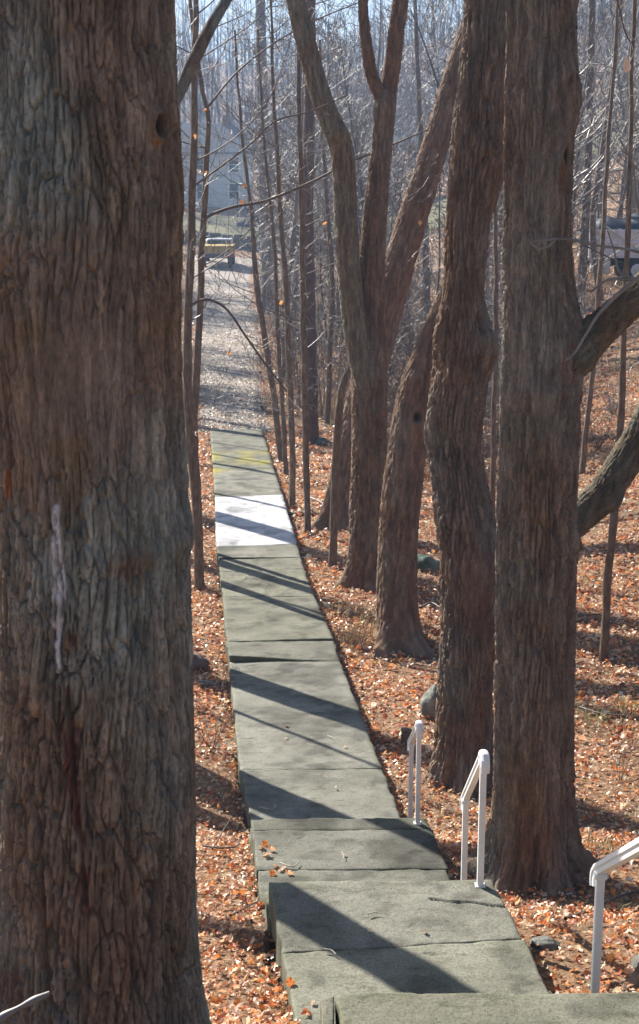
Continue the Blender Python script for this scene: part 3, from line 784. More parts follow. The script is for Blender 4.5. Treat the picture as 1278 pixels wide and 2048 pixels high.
bark('limb', spine(lim, Y3 + .15), t, 40, 14, 130, .024, .12, .012, 19, red=.5, lich=.1)
high_crown(t, s_[-1], .13, 43)

# --- leaning trunk with a broken collar
b0 = hit(800, 1288); Y4 = b0[1]
px = [(803, 1330, 58), (800, 1290, 50), (797, 1250, 44), (793, 1180, 41), (796, 1080, 41), (808, 950, 40), (820, 860, 40), (829, 800, 38), (838, 750, 30), (856, 695, 24), (876, 640, 22), (905, 560, 20), (930, 480, 18), (960, 350, 15), (1000, 100, 12), (1030, -200, 9)]
s_ = spine(px, Y4, .03)
t = thing('bare_tree', b0, 'dark trunk with knotholes leaning right, dry yellow grass at its foot', 'tree')
bark('trunk', s_, t, 74, 16, 330, .04, .2, .024, 22, flare=.6, lobes=4, ground_z=b0[2], red=.45, lich=.1, wob=.07, tint=(1.0, .9, .8), feats=[('knot', 834, 832, 10, 14, .018), ('bump', 822, 760, 18, 14, .05), ('knot', 812, 742, 7, 5, .01), ('bump', 835, 850, 22, 30, .03)])

# --- forked trunk in the middle
b0 = hit(736, 1165); Y5 = b0[1]
px = [(735, 1210, 50), (735, 1170, 44), (735, 1140, 40), (736, 1050, 37), (738, 900, 36), (738, 750, 36), (740, 640, 32), (745, 500, 27), (755, 380, 24), (765, 280, 21), (770, 205, 22), (776, 180, 18)]
s_ = spine(px, Y5)
t = thing('bare_tree', b0, 'tall forked trunk in the middle, thin pale pole leaning against its left', 'tree')
bark('trunk', s_, t, 76, 16, 420, .044, .22, .027, 26, flare=.32, lobes=5, ground_z=b0[2], red=.45, lich=.2, wob=.05, tint=(1.0, .9, .8), feats=[('groove', [(757, 760), (760, 900), (762, 1100)], 7, .05), ('ridge', [(768, 800), (770, 1000)], 6, .03), ('bump', 770, 205, 16, 24, .03)])
for k, lim in enumerate(([(771, 215, 18), (782, 150, 18), (792, 70, 17.5), (801, 0, 17), (812, -150, 15), (835, -500, 11), (860, -900, 7)],
                         [(770, 225, 12), (757, 185, 13.5), (742, 145, 13), (733, 90, 12), (727, 30, 11), (724, -60, 10), (712, -300, 8), (690, -700, 5)],
                         [(733, 775, 22), (722, 720, 25), (709, 650, 24), (700, 560, 24), (692, 450, 23), (688, 350, 23), (681, 290, 24), (662, 245, 23), (641, 190, 21), (618, 110, 20), (596, 20, 19.5), (580, -60, 19), (540, -300, 15), (480, -700, 9)])):
    bark('limb', spine(lim, Y5 + (.05, -.02, -.22)[k]), t, 56, 16, 260 if k == 2 else 130, .034, .18, .016, 30 + k, red=(.5, .5, .1)[k], lich=(.2, .1, .7)[k], wob=.06, tint=(.96, .86, .76) if k < 2 else (.92, .95, .85), feats=[('bump', 678, 268, 18, 14, .05), ('groove', [(650, 262), (680, 266)], 5, .03)] if k == 2 else [])
# --- trunk behind it that leans far to the right
b0 = hit(672, 1052); Y7 = b0[1]
px = [(668, 1085, 46), (672, 1050, 40), (682, 990, 33), (700, 900, 31), (735, 760, 33), (772, 620, 34), (800, 520, 32), (830, 420, 30), (862, 320, 28), (895, 210, 26), (925, 110, 24), (960, 0, 22), (1030, -220, 18), (1120, -600, 12)]
s_ = spine(px, Y7)
t = thing('bare_tree', b0, 'reddish trunk slanting up to the right behind the tall forked trunk', 'tree')
bark('trunk', s_, t, 64, 16, 360, .048, .22, .026, 36, flare=.45, lobes=4, ground_z=b0[2], red=.55, lich=.1, wob=.06, tint=(1.0, .88, .8))
T = Tubes(); r_ = np.random.default_rng(77)
for k in range(26):
    q = spine([(lambda f: (745 + f * 190, 720 - f * 640, 20))(r_.random())], Y7)[0]
    branch(T, r_, q[:3], (r_.normal(), r_.normal() * .4 - .2, r_.normal() * .5), .7 + 1.2 * r_.random(), .008, 6, 4, .3, .3, 1, 3, .5, .5, .004)
obj('twigs', T.mesh('twigs', M_twig_grey_sunlit), t)

# --- tree whose foot shows at the lower right corner
b0 = hit(1330, 1975)
if b0 is None: b0 = np.array([1.8, 6.6, G(1.8, 6.6)])
px = [(1375, 2080, 100), (1385, 2000, 92), (1392, 1930, 86), (1400, 1800, 82), (1412, 1600, 80), (1425, 1000, 78), (1440, 0, 70), (1450, -900, 50)]
s_ = spine(px, b0[1]); 
gz = G(s_[1][0], s_[1][1])
t = thing('bare_tree', (s_[1][0], s_[1][1], gz), 'sliver of a furrowed tree foot at the lower right corner', 'tree')
bark('trunk', s_, t, 70, 18, 240, .028, .14, .014, 44, flare=.42, lobes=6, ground_z=gz, red=.3, lich=.5)

# --- trees that stand hidden behind the big left trunk and throw the bands of shade over the walk
sd = np.array([-math.sin(SUN_AZ), math.cos(SUN_AZ)])
casters = [(545, 1800, ZL1, 3.2, .20, 14), (487, 1566, None, 3.4, .30, 15), (476, 1428, None, 4.2, .045, 8), (470, 1363, None, 4.0, .27, 15), (441, 1166, None, 5.0, .06, 9), (438, 1128, None, 4.4, .16, 13),
           (430, 1036, None, 5.4, .34, 16), (428, 984, None, 6.4, .09, 10), (427, 926, None, 7.4, .13, 12), (425, 905, None, 7.8, .07, 10), (423, 884, None, 9.0, .06, 9), (421, 858, None, 9.5, .28, 14), (845, 1688, ZL2, 5.0, .13, 13)]
CAST = []
SHADE = ['wide shadow across the middle landing', 'wide shadow just above the lowest steps', 'thin shadow line across the long walk', 'broad shadow below the heaved slab', 'thin shadow between heaved slab and pale slab',
         'shadow just in front of the pale slab', 'broad shadow across the pale slab', 'thin shadow at the far edge of the pale slab', 'dark shadow behind the moss patch front', 'thin shadow through the moss patch', 'thinnest shadow beyond the moss patch', 'shadow where slabs give way to chips', 'slanting shadow on the lower landing']
for k, (x, y, zp, tt, rad, H) in enumerate(casters):
    p = on_plane(x, y, zp) if zp else on_walk(x, y)
    bx, by = p[0] + sd[0] * tt, p[1] + sd[1] * tt
    bz = G(bx, by); CAST.append((bx, by, bz))
    r_ = np.random.default_rng(200 + k)
    t = thing('bare_tree', (bx, by, bz), 'bare tree throwing the %s' % SHADE[k], 'tree', 'trees shading the walk')
    n_ = 16; zz = np.linspace(-.25, H, n_)
    wobx = np.cumsum(r_.normal(size=n_) * .02 * H / 10); woby = np.cumsum(r_.normal(size=n_) * .02 * H / 10)
    pts = [(bx + wobx[i], by + woby[i], bz + zz[i], rad * (1 - .6 * i / n_)) for i in range(n_)]
    bark('trunk', pts, t, 16, 10, 60, .04, .2, .012 if rad > .1 else .002, 60 + k, flare=.3 if rad > .1 else .1, ground_z=bz)
    T = Tubes()
    for q in range(5):
        a_ = r_.random() * 6.28
        branch(T, r_, pts[-1 - q][:3], (math.cos(a_), math.sin(a_), .9), H * .22, rad * .3, 6, 4, .5, .15, 1, 4, .5, 0, .006)
    if k == 1:   # its blue-grey limb comes out beside the big trunk
        lim = spine([(250, 330, 15), (300, 262, 14), (352, 195, 13), (390, 115, 13), (422, 52, 12), (455, -5, 11), (500, -90, 10), (560, -220, 8)], by)
        bark('limb', [(pts[8][0], pts[8][1], lim[0][2] - .5, .07)] + lim, t, 30, 14, 110, .03, .15, .006, 91, lich=.9, red=0, tint=(.7, .8, .9))
    obj('crown', T.mesh('crown', M_twig), t)

# ------------------------------------------------------------------ rocks and sticks
def rock(name, px, size, mat, label, seed, sink=.42, p=None):
    p = hit(*px) if p is None else p
    n1, n2 = 28, 18
    th = np.arange(n1) * 2 * math.pi / n1; ph = np.linspace(.02, math.pi - .02, n2)
    T_, P_ = np.meshgrid(th, ph)
    x, y, z = np.sin(P_) * np.cos(T_), np.sin(P_) * np.sin(T_), np.cos(P_)
    r = 1 + .20 * fbm(x * 1.6, y * 1.6, z * 1.6, seed, 3) + .14 * np.round(3 * noise3(x * 1.7, y * 1.7, z * 1.7, seed + 4)) / 3
    V = np.stack([x * r * size[0], y * r * size[1], z * r * size[2]], -1) + np.array([p[0], p[1], p[2] + size[2] * (1 - 2 * sink)])
    i, j = np.meshgrid(np.arange(n2 - 1), np.arange(n1), indexing='ij'); jn = (j + 1) % n1
    Q = np.stack([i * n1 + j, (i + 1) * n1 + j, (i + 1) * n1 + jn, i * n1 + jn], -1).reshape(-1, 4)
    o = obj(name, make_mesh(name, V.reshape(-1, 3), [Q], mat)); return tag(o, label, 'rock')
rock('boulder', (850, 1138), (.24, .2, .20), M_rock_green, 'smooth dark green boulder between the leaning and the gnarled trunk', 1)
rock('rock', (868, 1432), (.14, .14, .21), M_rock, 'upright grey rock leaning at the foot of the gnarled trunk', 2, .2)
rock('rock', (395, 1337), (.14, .16, .13), M_rock_brown, 'brown rock peeping out beside the huge left trunk', 3, .25)
rock('rock', (1090, 1894), (.085, .06, .035), M_rock, 'small flat grey stone half sunk in leaves by the near handrail', 4, .3)
rock('rock', (645, 888), (.2, .2, .12), M_rock_green, 'small greenish rock behind the row of saplings', 5, .3)
rock('rock', (600, 1028), (.28, .12, .05), M_rock, 'flat grey stone beside the pale slab', 6, .35)
rock('rock', (410, 1372), (.22, .06, .045), M_rock, 'flat stone among leaves beside the heaved slab', 7, .3)
def stick(px, rad, label, lift=.02, mat=None, cat='stick', pts=None, name='fallen_stick'):
    if pts is None:
        pts = []
        for x, y in px:
            q = hit(x, y); pts.append(q + [0, 0, lift + rad])
    S = catmull(pts, 18); T = Tubes(); T.add(S[:, :3], np.linspace(rad, rad * .5, 18), 6)
    return tag(obj(name, T.mesh(name, mat or M_twig)), label, cat)
stick([(1130, 1850), (1180, 1832), (1240, 1803), (1300, 1790)], .012, 'dark curved fallen branch behind the near handrail post', .03)
stick([(425, 1712), (470, 1640), (478, 1655)], .007, 'pale forked twig on the leaves left of the lower landing', .05)
stick([(405, 1705), (440, 1710), (470, 1708), (480, 1690)], .008, 'grey curved stick on the leaves left of the lower landing', .05)
stick([(462, 1848), (490, 1832), (516, 1818)], .008, 'straight thin stick on the leaves beside the middle landing', .05)
stick([(690, 1140), (745, 1120), (715, 1118), (718, 1095)], .009, 'pale bent twig at the foot of the forked trunk', .10, M_twig_grey_sunlit)
stick([(840, 1235), (862, 1225), (885, 1238)], .02, 'dark fallen branch between the leaning and the gnarled trunk', .12)
stick([(1000, 975), (1045, 880), (1060, 860)], .02, 'fallen branch seen beyond the two big trunks', .1)
stick([(620, 1000), (640, 1008), (655, 1018)], .02, 'grey stick lying beside the pale slab', .03, M_twig_grey_sunlit)
stick([(1155, 1238), (1200, 1235), (1255, 1262)], .012, 'thin dark branch lying behind the stout trunk', .03)
stick([(1160, 1420), (1200, 1432), (1278, 1440)], .014, 'dark branch lying on the leaves below the right sapling', .02)
# broken stick in front of the big trunk
q0 = PY(-70, 2085, 3.9); q1 = PY(100, 1985, 3.98)
S = catmull([q0, .5 * (q0 + q1) + [0, 0, .012], q1], 20); T = Tubes(); T.add(S[:, :3], .013 + .003 * np.sin(np.arange(20) * .9) - .004 * np.linspace(0, 1, 20), 10)
q2 = .75 * q0 + .25 * q1; T.add([q0 - [.15, 0, .6], q0], [.014, .014], 8)
tag(obj('broken_stick', T.mesh('broken_stick', M_twig_grey_sunlit)), 'weathered grey broken stick before the huge left trunk', 'stick')
# short stump by the far handrail
b0 = hit(812, 1488)
t = thing('cut_stump', b0, 'little dark cut stump behind the farthest handrail', 'stump')
bark('stump', [(b0[0], b0[1], b0[2] - .1, .06), (b0[0], b0[1], b0[2] + .02, .055), (b0[0], b0[1], b0[2] + .12, .05), (b0[0] + .005, b0[1], b0[2] + .17, .05), (b0[0] + .005, b0[1], b0[2] + .172, .004)], t, 30, 14, 40, .02, .08, .005, 97)

# ------------------------------------------------------------------ saplings, each one seen in the photograph
def pix_sapling(pxl, label, seed, nb=26, blen=1.3, mat=None, tmat=None, extra=(), name='sapling', f0=.12, twr=.0035, group=None, brad=.009, boughs=0):
    b = hit(pxl[0][0], pxl[0][1]); Y = b[1]
    t = thing(name, b, label, 'sapling', group)
    sp = spine([(pxl[0][0], pxl[0][1] + 8, pxl[0][2] * 1.25)] + list(pxl), Y)
    S = catmull(sp, 70); r_ = np.random.default_rng(seed)
    S[:, :3] += np.stack([.012 * noise3(S[:, 2] * 2.2, 0*S[:, 2], 0*S[:, 2], seed), .02 * noise3(S[:, 2] * 2, 0*S[:, 2] + 3, 0*S[:, 2], seed), 0 * S[:, 2]], -1)
    T = Tubes(); T.add(S[:, :3], S[:, 3] * (1 + .10 * noise3(S[:, 2] * 7, 0*S[:, 2], 0*S[:, 2], seed + 1)), 10)
    obj('trunk', T.mesh('trunk', mat or M_sap), t)
    T = Tubes()
    for k in range(nb):
        f = f0 + (1 - f0) * r_.random() ** .8
        p = S[int(f * 69), :3]
        a_ = r_.random() * 2 * math.pi
        branch(T, r_, p, (math.cos(a_), math.sin(a_) * .8, .15 + .5 * r_.random()), blen * (.35 + .9 * r_.random()), brad * (.6 + .6 * r_.random()), 8, 3, .5, .17, 2, 4, .45, .55, twr)
    obj('twigs', T.mesh('twigs', tmat or M_twig_grey_sunlit), t)  # default twig colour lightened to look sunlit
    for q_ in range(boughs):
        i = int(69 * (.35 + .6 * r_.random())); T = Tubes()
        a_ = (0 if r_.random() < .65 else math.pi) + r_.normal() * .5
        branch(T, r_, S[i, :3], (math.cos(a_), math.sin(a_) - .2, .25 + .3 * r_.random()), 1.8 + 1.6 * r_.random(), .011, 14, 5, .35, .10, 2, 7, .32, .5, .0035, .45)
        obj('bough', T.mesh('bough', M_twig_red if q_ % 2 else M_twig), t)
    for e_ in extra:
        S2 = catmull(spine(e_, Y - .05), 40); S2[:, 3] *= .72; S2[:, 1] += np.linspace(0, -.4, 40)
        T = Tubes(); T.add(S2[:, :3], S2[:, 3], 6)
        for k in range(10):
            i = int(4 + 34 * r_.random())
            branch(T, r_, S2[i, :3], (r_.normal() * .6 + .4, r_.normal() * .4, .5 * r_.normal()), .2 + .45 * r_.random(), .005, 6, 4, .3, .22, 1, 2, .5, .7, twr)
        obj('branch', T.mesh('branch', M_twig_red), t)
    return t, S
pix_sapling([(399, 1178, 11), (392, 1000, 10), (378, 800, 9.5), (375, 650, 9), (383, 450, 8), (389, 200, 7), (392, -60, 5), (396, -300, 3)], 'slim pale brown sapling hugging the right edge of the huge left trunk', 301, 24, 1.5, boughs=4,
            extra=[[(380, 612, 4), (402, 600, 4), (425, 600, 3.6), (455, 618, 3.2), (490, 665, 3), (530, 720, 2.6), (575, 775, 2)], [(384, 375, 3), (440, 335, 3), (500, 290, 2.6), (550, 245, 2.4), (620, 225, 2), (690, 195, 1.6)]])
pix_sapling([(397, 1120, 9), (393, 980, 8.5), (388, 860, 8), (391, 790, 8), (397, 690, 7.5), (404, 500, 7), (412, 330, 6), (417, 240, 5), (404, 180, 4.5), (388, 70, 4), (370, -100, 3)], 'slim dark sapling just right of its paler twin, long bough reaching right', 302, 18, 1.4, boughs=4,
            extra=[[(407, 440, 4.5), (425, 428, 4.5), (470, 413, 4.2), (530, 402, 3.8), (620, 365, 3.4), (700, 325, 3), (780, 292, 2.6), (850, 262, 2)], [(415, 215, 3), (470, 150, 2.8), (540, 95, 2.4), (620, 50, 2), (720, 10, 1.6)]])
pix_sapling([(563, 926, 7), (549, 800, 6.5), (527, 660, 6), (516, 595, 6), (510, 530, 5.5), (500, 400, 4), (482, 250, 3), (470, 60, 2)], 'first sapling right of the moss patch, bowed to the left', 303, 22, 1.8, boughs=3)
pix_sapling([(572, 955, 5), (568, 850, 5), (560, 740, 4.5), (553, 600, 4.5), (548, 480, 4), (530, 300, 3), (515, 60, 2)], 'thinnest of the row of saplings beside the walk', 304, 20, 1.7, boughs=3)
pix_sapling([(586, 1016, 7), (584, 900, 6.5), (577, 700, 6), (571, 560, 5.5), (560, 400, 4.5), (548, 200, 3.5), (540, -50, 2)], 'straight brown sapling just right of the far edge of the pale slab', 305, 22, 1.6, boughs=3)
pix_sapling([(615, 1067, 7.5), (612, 900, 7), (608, 700, 6.5), (605, 500, 6), (600, 300, 5), (596, 0, 4), (590, -250, 2.5)], 'upright sapling just right of the pale slab', 306, 24, 1.5, boughs=4)
pix_sapling([(664, 1134, 9), (669, 1000, 8.5), (676, 860, 8.5), (683, 790, 8), (693, 752, 7), (700, 738, 4)], 'pale yellowish bare pole leaning beside the tall forked trunk', 307, 5, .8, f0=.5)
pix_sapling([(622, 886, 17), (620, 760, 15), (617, 600, 15), (613, 450, 14), (618, 250, 12), (622, 0, 10), (625, -250, 7)], 'thicker reddish young trunk behind the row of saplings', 308, 34, 2.4, mat=M_twig_red, f0=.4, brad=.016, twr=.006)
pix_sapling([(1205, 1323, 9), (1221, 1100, 8), (1235, 950, 7.5), (1244, 780, 7), (1249, 620, 6), (1260, 300, 5), (1268, 0, 4), (1272, -300, 3)], 'dark slender sapling rising from the leaves at the right', 309, 18, 1.1, boughs=3, f0=.35)
pix_sapling([(1163, 945, 6), (1180, 800, 5.5), (1196, 600, 5), (1216, 300, 4), (1236, 0, 3), (1250, -200, 2)], 'thin sapling close behind the right side of the stout trunk', 310, 22, 1.8, f0=.3, twr=.005)
pix_sapling([(985, 1042, 6), (988, 850, 5.5), (992, 600, 5), (990, 400, 4), (995, 100, 3)], 'thin sapling in the gap between the two big trunks', 311, 14, 1.6, f0=.4, twr=.005)
pix_sapling([(655, 845, 6), (660, 700, 5.5), (664, 560, 5), (650, 350, 4), (640, 80, 3)], 'thin grey sapling left of the forked trunk, far behind the pole', 312, 24, 2.2, tmat=M_twig_grey_sunlit, twr=.006)
pix_sapling([(537, 625, 17), (536, 520, 15), (528, 300, 13), (520, 0, 10), (515, -250, 7)], 'thick blue grey trunk at the bend of the wood chip path', 313, 30, 4.5, mat=M_twig_grey_sunlit, tmat=M_twig_grey_sunlit, f0=.3, brad=.03, twr=.012)
pix_sapling([(855, 660, 8), (853, 560, 7.5), (850, 450, 7), (838, 200, 5), (830, 0, 4)], 'straight dark sapling seen left of the gnarled trunk', 314, 30, 3.4, f0=.25, brad=.02, twr=.010)
pix_sapling([(1160, 620, 10), (1170, 450, 9), (1178, 250, 8), (1184, 0, 7), (1186, -200, 5)], 'dark young trunk beside the lorry, tight against the stout trunk', 315, 30, 3.2, f0=.3, brad=.02, twr=.009)
pix_sapling([(1200, 600, 7), (1185, 450, 6.5), (1205, 300, 6), (1230, 120, 5), (1250, -60, 4)], 'crooked sapling in front of the lorry tail', 316, 30, 3.0, f0=.3, brad=.018, twr=.009)

# curled twigs close to the stout trunk
T = Tubes()
for e_ in ([(1290, 545, 5), (1245, 580, 4.5), (1200, 625, 3.6), (1170, 672, 3), (1150, 705, 2.4), (1130, 722, 1.5)], [(1340, 500, 4), (1278, 555, 3.5), (1215, 560, 3), (1180, 585, 2)], [(1320, 520, 4), (1262, 500, 3), (1200, 492, 2.6), (1130, 478, 2.6), (1085, 481, 2.2), (1060, 484, 1.5)],
            [(1110, 480, 2.4), (1098, 492, 2.8), (1078, 497, 2.8), (1063, 487, 2), (1058, 478, 1.4)], [(1300, 480, 3), (1278, 420, 2.6), (1265, 330, 2.2), (1240, 280, 1.6)], [(1278, 560, 2.6), (1240, 545, 2.4), (1228, 500, 2), (1215, 460, 1.5)]):
    S2 = catmull(spine(e_, Y2 - .35), 30); T.add(S2[:, :3], S2[:, 3], 6)
tw = [o for o in bpy.data.objects if o.get('label', '').startswith('stout upright')][0]
obj('twigs', T.mesh('twigs', M_twig_grey_sunlit), tw)

# ------------------------------------------------------------------ the wood behind: prototypes, then copies
def proto(seed, H, r0, nb, bl, minr, mat, low=.12, stems=1):
    r_ = np.random.default_rng(seed)
    root = thing('understorey_tree', (0, 0, 0), 'x', 'tree')
    Tt = Tubes(); Tc = Tubes()
    for s_i in range(stems):
        a0 = r_.random() * 6.28; ln = .05 + .12 * r_.random() * (1 if stems > 1 else .6)
        n_ = 14; pts = [np.array([.12 * s_i, 0, -.4])]; dd = np.array([math.cos(a0) * ln, math.sin(a0) * ln, 1.0])
        Hs = H * (1 if s_i == 0 else .6 + .3 * r_.random())
        for k in range(n_):
            dd = dd + rvec(r_) * .07; dd[2] = max(dd[2], .8); dd /= np.linalg.norm(dd); pts.append(pts[-1] + dd * (Hs + .4) / n_)
        rr = r0 * (1 - .82 * np.linspace(0, 1, n_ + 1)) * (1 if s_i == 0 else .7)
        Tt.add(pts, rr, 7)
        for k in range(nb):
            f = low + (1 - low) * r_.random() ** .85
            i = min(int(f * n_), n_ - 1); p = pts[i] + (pts[i+1] - pts[i]) * (f * n_ - i)
            a_ = r_.random() * 6.28
            branch(Tc, r_, p, (math.cos(a_), math.sin(a_), .2 + .7 * r_.random()), bl * (.4 + .8 * r_.random()) * (1.15 - .6 * f), max(rr[i] * .38, minr), 7, 4, .45, .18, 2, 5, .5, .35, minr)
    obj('trunk', Tt.mesh('trunk', mat), root); obj('crown', Tc.mesh('crown', mat), root)
    return root
protos = [proto(401, 8, .055, 34, 1.9, .0065, M_twig, .10), proto(402, 9, .07, 32, 2.2, .007, M_twig_red, .12), proto(403, 6, .04, 24, 1.6, .006, M_twig_grey_sunlit, .05, 2), proto(404, 11, .10, 36, 2.8, .008, M_twig, .2),
          proto(405, 4.0, .025, 16, 1.3, .0055, M_twig_red, .03, 3), proto(406, 13, .16, 36, 3.2, .009, M_twig_grey_sunlit, .25), proto(407, 5, .03, 18, 1.5, .006, M_twig, .04, 3)]
used = [False] * len(protos)
KDESC = ['slim brown', 'reddish', 'twin-stemmed grey', 'tall brown', 'low reddish three-stemmed', 'tall thick grey', 'low brown three-stemmed']
def plant(kind, x, y, sc, label, group, rz=None):
    o = protos[kind] if not used[kind] else copy_tree(protos[kind])
    used[kind] = True
    o.location = (x, y, G(x, y)); s__ = sc; o.scale = (s__, s__, s__); o.rotation_euler = (0, 0, rng.random() * 6.28 if rz is None else rz)
    tag(o, ('%s %s, %s' % (KDESC[kind], label, 'left of the path' if x < wx(y) else ('right of the forked trunk' if x / y > .045 else 'between path and forked trunk'))), 'tree', group); return o
def path_gap(x, y):
    if y < 38: return abs(x - wx(y)) < 2.2
    a_ = np.interp(y, pl[:, 0], pl[:, 1]); b__ = np.interp(y, pl[:, 0], pl[:, 2])
    return a_ - .9 < x < b__ + .9
cnt = 0; tries = 0
bands = [(27, 42, 36, (4, 6, 2, 4, 6), (.6, .85), 'tree close behind the row of saplings', 'near thicket'),
         (42, 66, 80, (0, 1, 2, 3, 4, 6, 5, 3, 5), (.8, 1.2), 'tree in the middle thicket', 'middle thicket'),
         (66, 104, 84, (0, 1, 2, 3, 5, 5, 3), (.9, 1.4), 'tree in the hazy far thicket', 'far thicket'),
         (122, 170, 62, (1, 3, 5, 5, 0, 3), (1.1, 1.6), 'tree among the far houses', 'trees among the houses')]
for y0, y1, N, kinds, scs, lab, grp in bands:
    k = 0; tries = 0
    while k < N and tries < N * 30:
        tries += 1
        y = y0 + (y1 - y0) * rng.random(); hw = .25 * y
        x = (rng.random() * 2 - 1) * hw
        if y < 42 and x < -.115 * y: continue
        if path_gap(x, y): continue
        if abs(x - TRUCK[0] - 2.2) < 5.5 and abs(y - TRUCK[1] - 1) < 2.6: continue
        if 20 < y < 57 and .18 < x / y < .25: continue
        if y < 44 and abs(x - wx(y)) < 3.0 and rng.random() < .6: continue
        sc = scs[0] + (scs[1] - scs[0]) * rng.random()
        plant(kinds[rng.integers(len(kinds))], x, y, sc, lab, grp); k += 1
# a few more on the right slope in front of the lorry and behind the two big trunks
for x, y, kd, sc in ((4.2, 31, 2, .8), (6.6, 42, 2, 1.0), (7.2, 47, 6, 1.2), (3.0, 33, 6, .9), (2.0, 29, 4, .8), (5.8, 42, 1, .9), (.9, 31, 6, .9), (1.6, 37, 0, .9), (-.4, 42, 4, 1.1), (.3, 46, 6, 1.2)):
    plant(kd, x, y, sc, 'tree on the near leafy slope', 'shrubby trees on the slope')

# wooded hillside: reads as one grey mass
T = Tubes(); r_ = np.random.default_rng(9)
for k in range(720):
    y = 165 + 190 * r_.random() ** 1.25; x = (r_.random() * 2 - 1) * .27 * y
    z = G(x, y); H = 10 + 8 * r_.random(); p = np.array([x, y, z - .3]); rr = .10 + .14 * r_.random()
    top = p + [r_.normal() * .7, r_.normal() * .7, H]; midp = .5 * (p + top) + rvec(r_) * .35
    T.add([p, midp, top], [rr, rr * .7, rr * .2], 4)
    for q in range(13):
        f = .12 + .83 * r_.random(); b = p + (top - p) * f; a_ = r_.random() * 6.28; L = (1.2 + 2.6 * r_.random()) * (1.3 - f)
        e1 = b + np.array([math.cos(a_) * L, math.sin(a_) * L, L * (.5 + .6 * r_.random())])
        m_ = .5 * (b + e1) + rvec(r_) * .2
        T.add([b, m_, e1], [.045, .035, .02], 3)
        for w_ in range(2):
            c_ = m_ + (e1 - m_) * r_.random(); T.add([c_, c_ + (rvec(r_) + [0, 0, .5]) * (.7 + .9 * r_.random())], [.024, .014], 3)
o = obj('distant_woods', T.mesh('distant_woods', M_twig)); tag(o, 'hazy grey wood of bare trees covering the hillside', 'woods', kind='stuff')

# ------------------------------------------------------------------ buildings and vehicles beyond the wood
M_siding = flat('pale_blue_siding', (.52, .57, .62), .7); M_siding2 = flat('pale_grey_siding', (.60, .62, .62), .7); M_trim = flat('white_trim', (.78, .78, .78), .5)
M_roof = noise_mat('grey_shingles', [(.3, (.10, .10, .11)), (.7, (.19, .19, .20))], 6, 5, .9); M_stone = noise_mat('dark_wall_stone', [(.3, (.05, .05, .05)), (.7, (.13, .125, .12))], 5, 6, .9, None, .8, .03)
M_lawn = noise_mat('winter_lawn', [(.3, (.11, .10, .05)), (.7, (.22, .20, .10))], 3, 5, .9)
def house(px, Y, wid, dep, wallh, roofh, matw, label, nwin=3):
    q = PY(px, 430, Y); x0 = q[0]; z0 = G(x0, Y) - .3
    t = thing('house', (x0, Y, z0), label, 'house')
    MB().box((-wid/2, 0, 0), (wid/2, dep, wallh)).build('wall', matw, t, False, False)
    for k in range(int(wallh / .3)):   # clapboards
        MB().box((-wid/2 - .02, -.03, k*.3 + .02), (wid/2 + .02, -.002, k*.3 + .27)).build('siding_board', matw, t, False, False)
    rf = MB().prism([(-.5, wallh - .05), (dep/2, wallh + roofh), (dep + .5, wallh - .05), (dep + .5, wallh + .12), (dep/2, wallh + roofh + .2), (-.5, wallh + .12)], -wid/2 - .4, wid/2 + .4).build('roof', M_roof, t, False, False)
    MB().box((wid*.2, dep*.45, wallh + roofh*.6), (wid*.2 + .7, dep*.45 + .7, wallh + roofh + 1.0), .03).build('chimney', flat('chimney_brick', (.25, .12, .09)), rf, False, False)
    for g in (-1, 1):
        MB().prism([(.05, wallh), (dep/2, wallh + roofh - .05), (dep - .05, wallh)], g*wid/2 - .1, g*wid/2 + .1).build('gable', matw, t, False, False)
    for k in range(nwin):
        for s__ in range(2 if wallh > 4 else 1):
            cx = -wid/2 + wid*(k + .5)/nwin; cz = 1.0 + 2.7*s__
            w_ = MB()
            w_.box((cx-.6, -.10, cz-.1), (cx+.6, -.035, cz)); w_.box((cx-.6, -.10, cz+1.5), (cx+.6, -.035, cz+1.62)); w_.box((cx-.6, -.095, cz), (cx-.48, -.035, cz+1.5)); w_.box((cx+.48, -.095, cz), (cx+.6, -.035, cz+1.5)); w_.box((cx-.48, -.09, cz+.72), (cx+.48, -.04, cz+.78))
            wo = w_.build('window', M_trim, t, False, False)
            MB().box((cx-.48, -.06, cz), (cx+.48, -.045, cz+1.5)).build('pane', M_glass, wo, False, False)
    for g in (-1, 1):
        MB().box((g*wid/2 - .12, -.12, 0), (g*wid/2 + .12, -.033, wallh)).build('corner_board', M_trim, t, False, False)
    return t
house(405, 152, 10, 8, 5.6, 3.0, M_siding2, 'pale grey house far off, seen between the two left saplings', 3)
t = house(715, 140, 8, 8, 6.2, 3.2, M_siding, 'pale blue house far off between the limbs of the forked trunk', 3)
for k in (-1, 0, 1):
    MB().box((k*2.6 - .12, -2.0, 0), (k*2.6 + .12, -1.76, 3.0), .02).build('porch_column', M_trim, t, False, False)
MB().prism([(-2.4, 3.0), (0, 3.7), (0, 3.5), (-2.4, 2.85)], -3.9, 3.9).build('porch_roof', M_roof, t, False, False)
house(1010, 175, 12, 9, 5.6, 3.2, M_siding2, 'pale house far off behind the gap between the big trunks', 3)

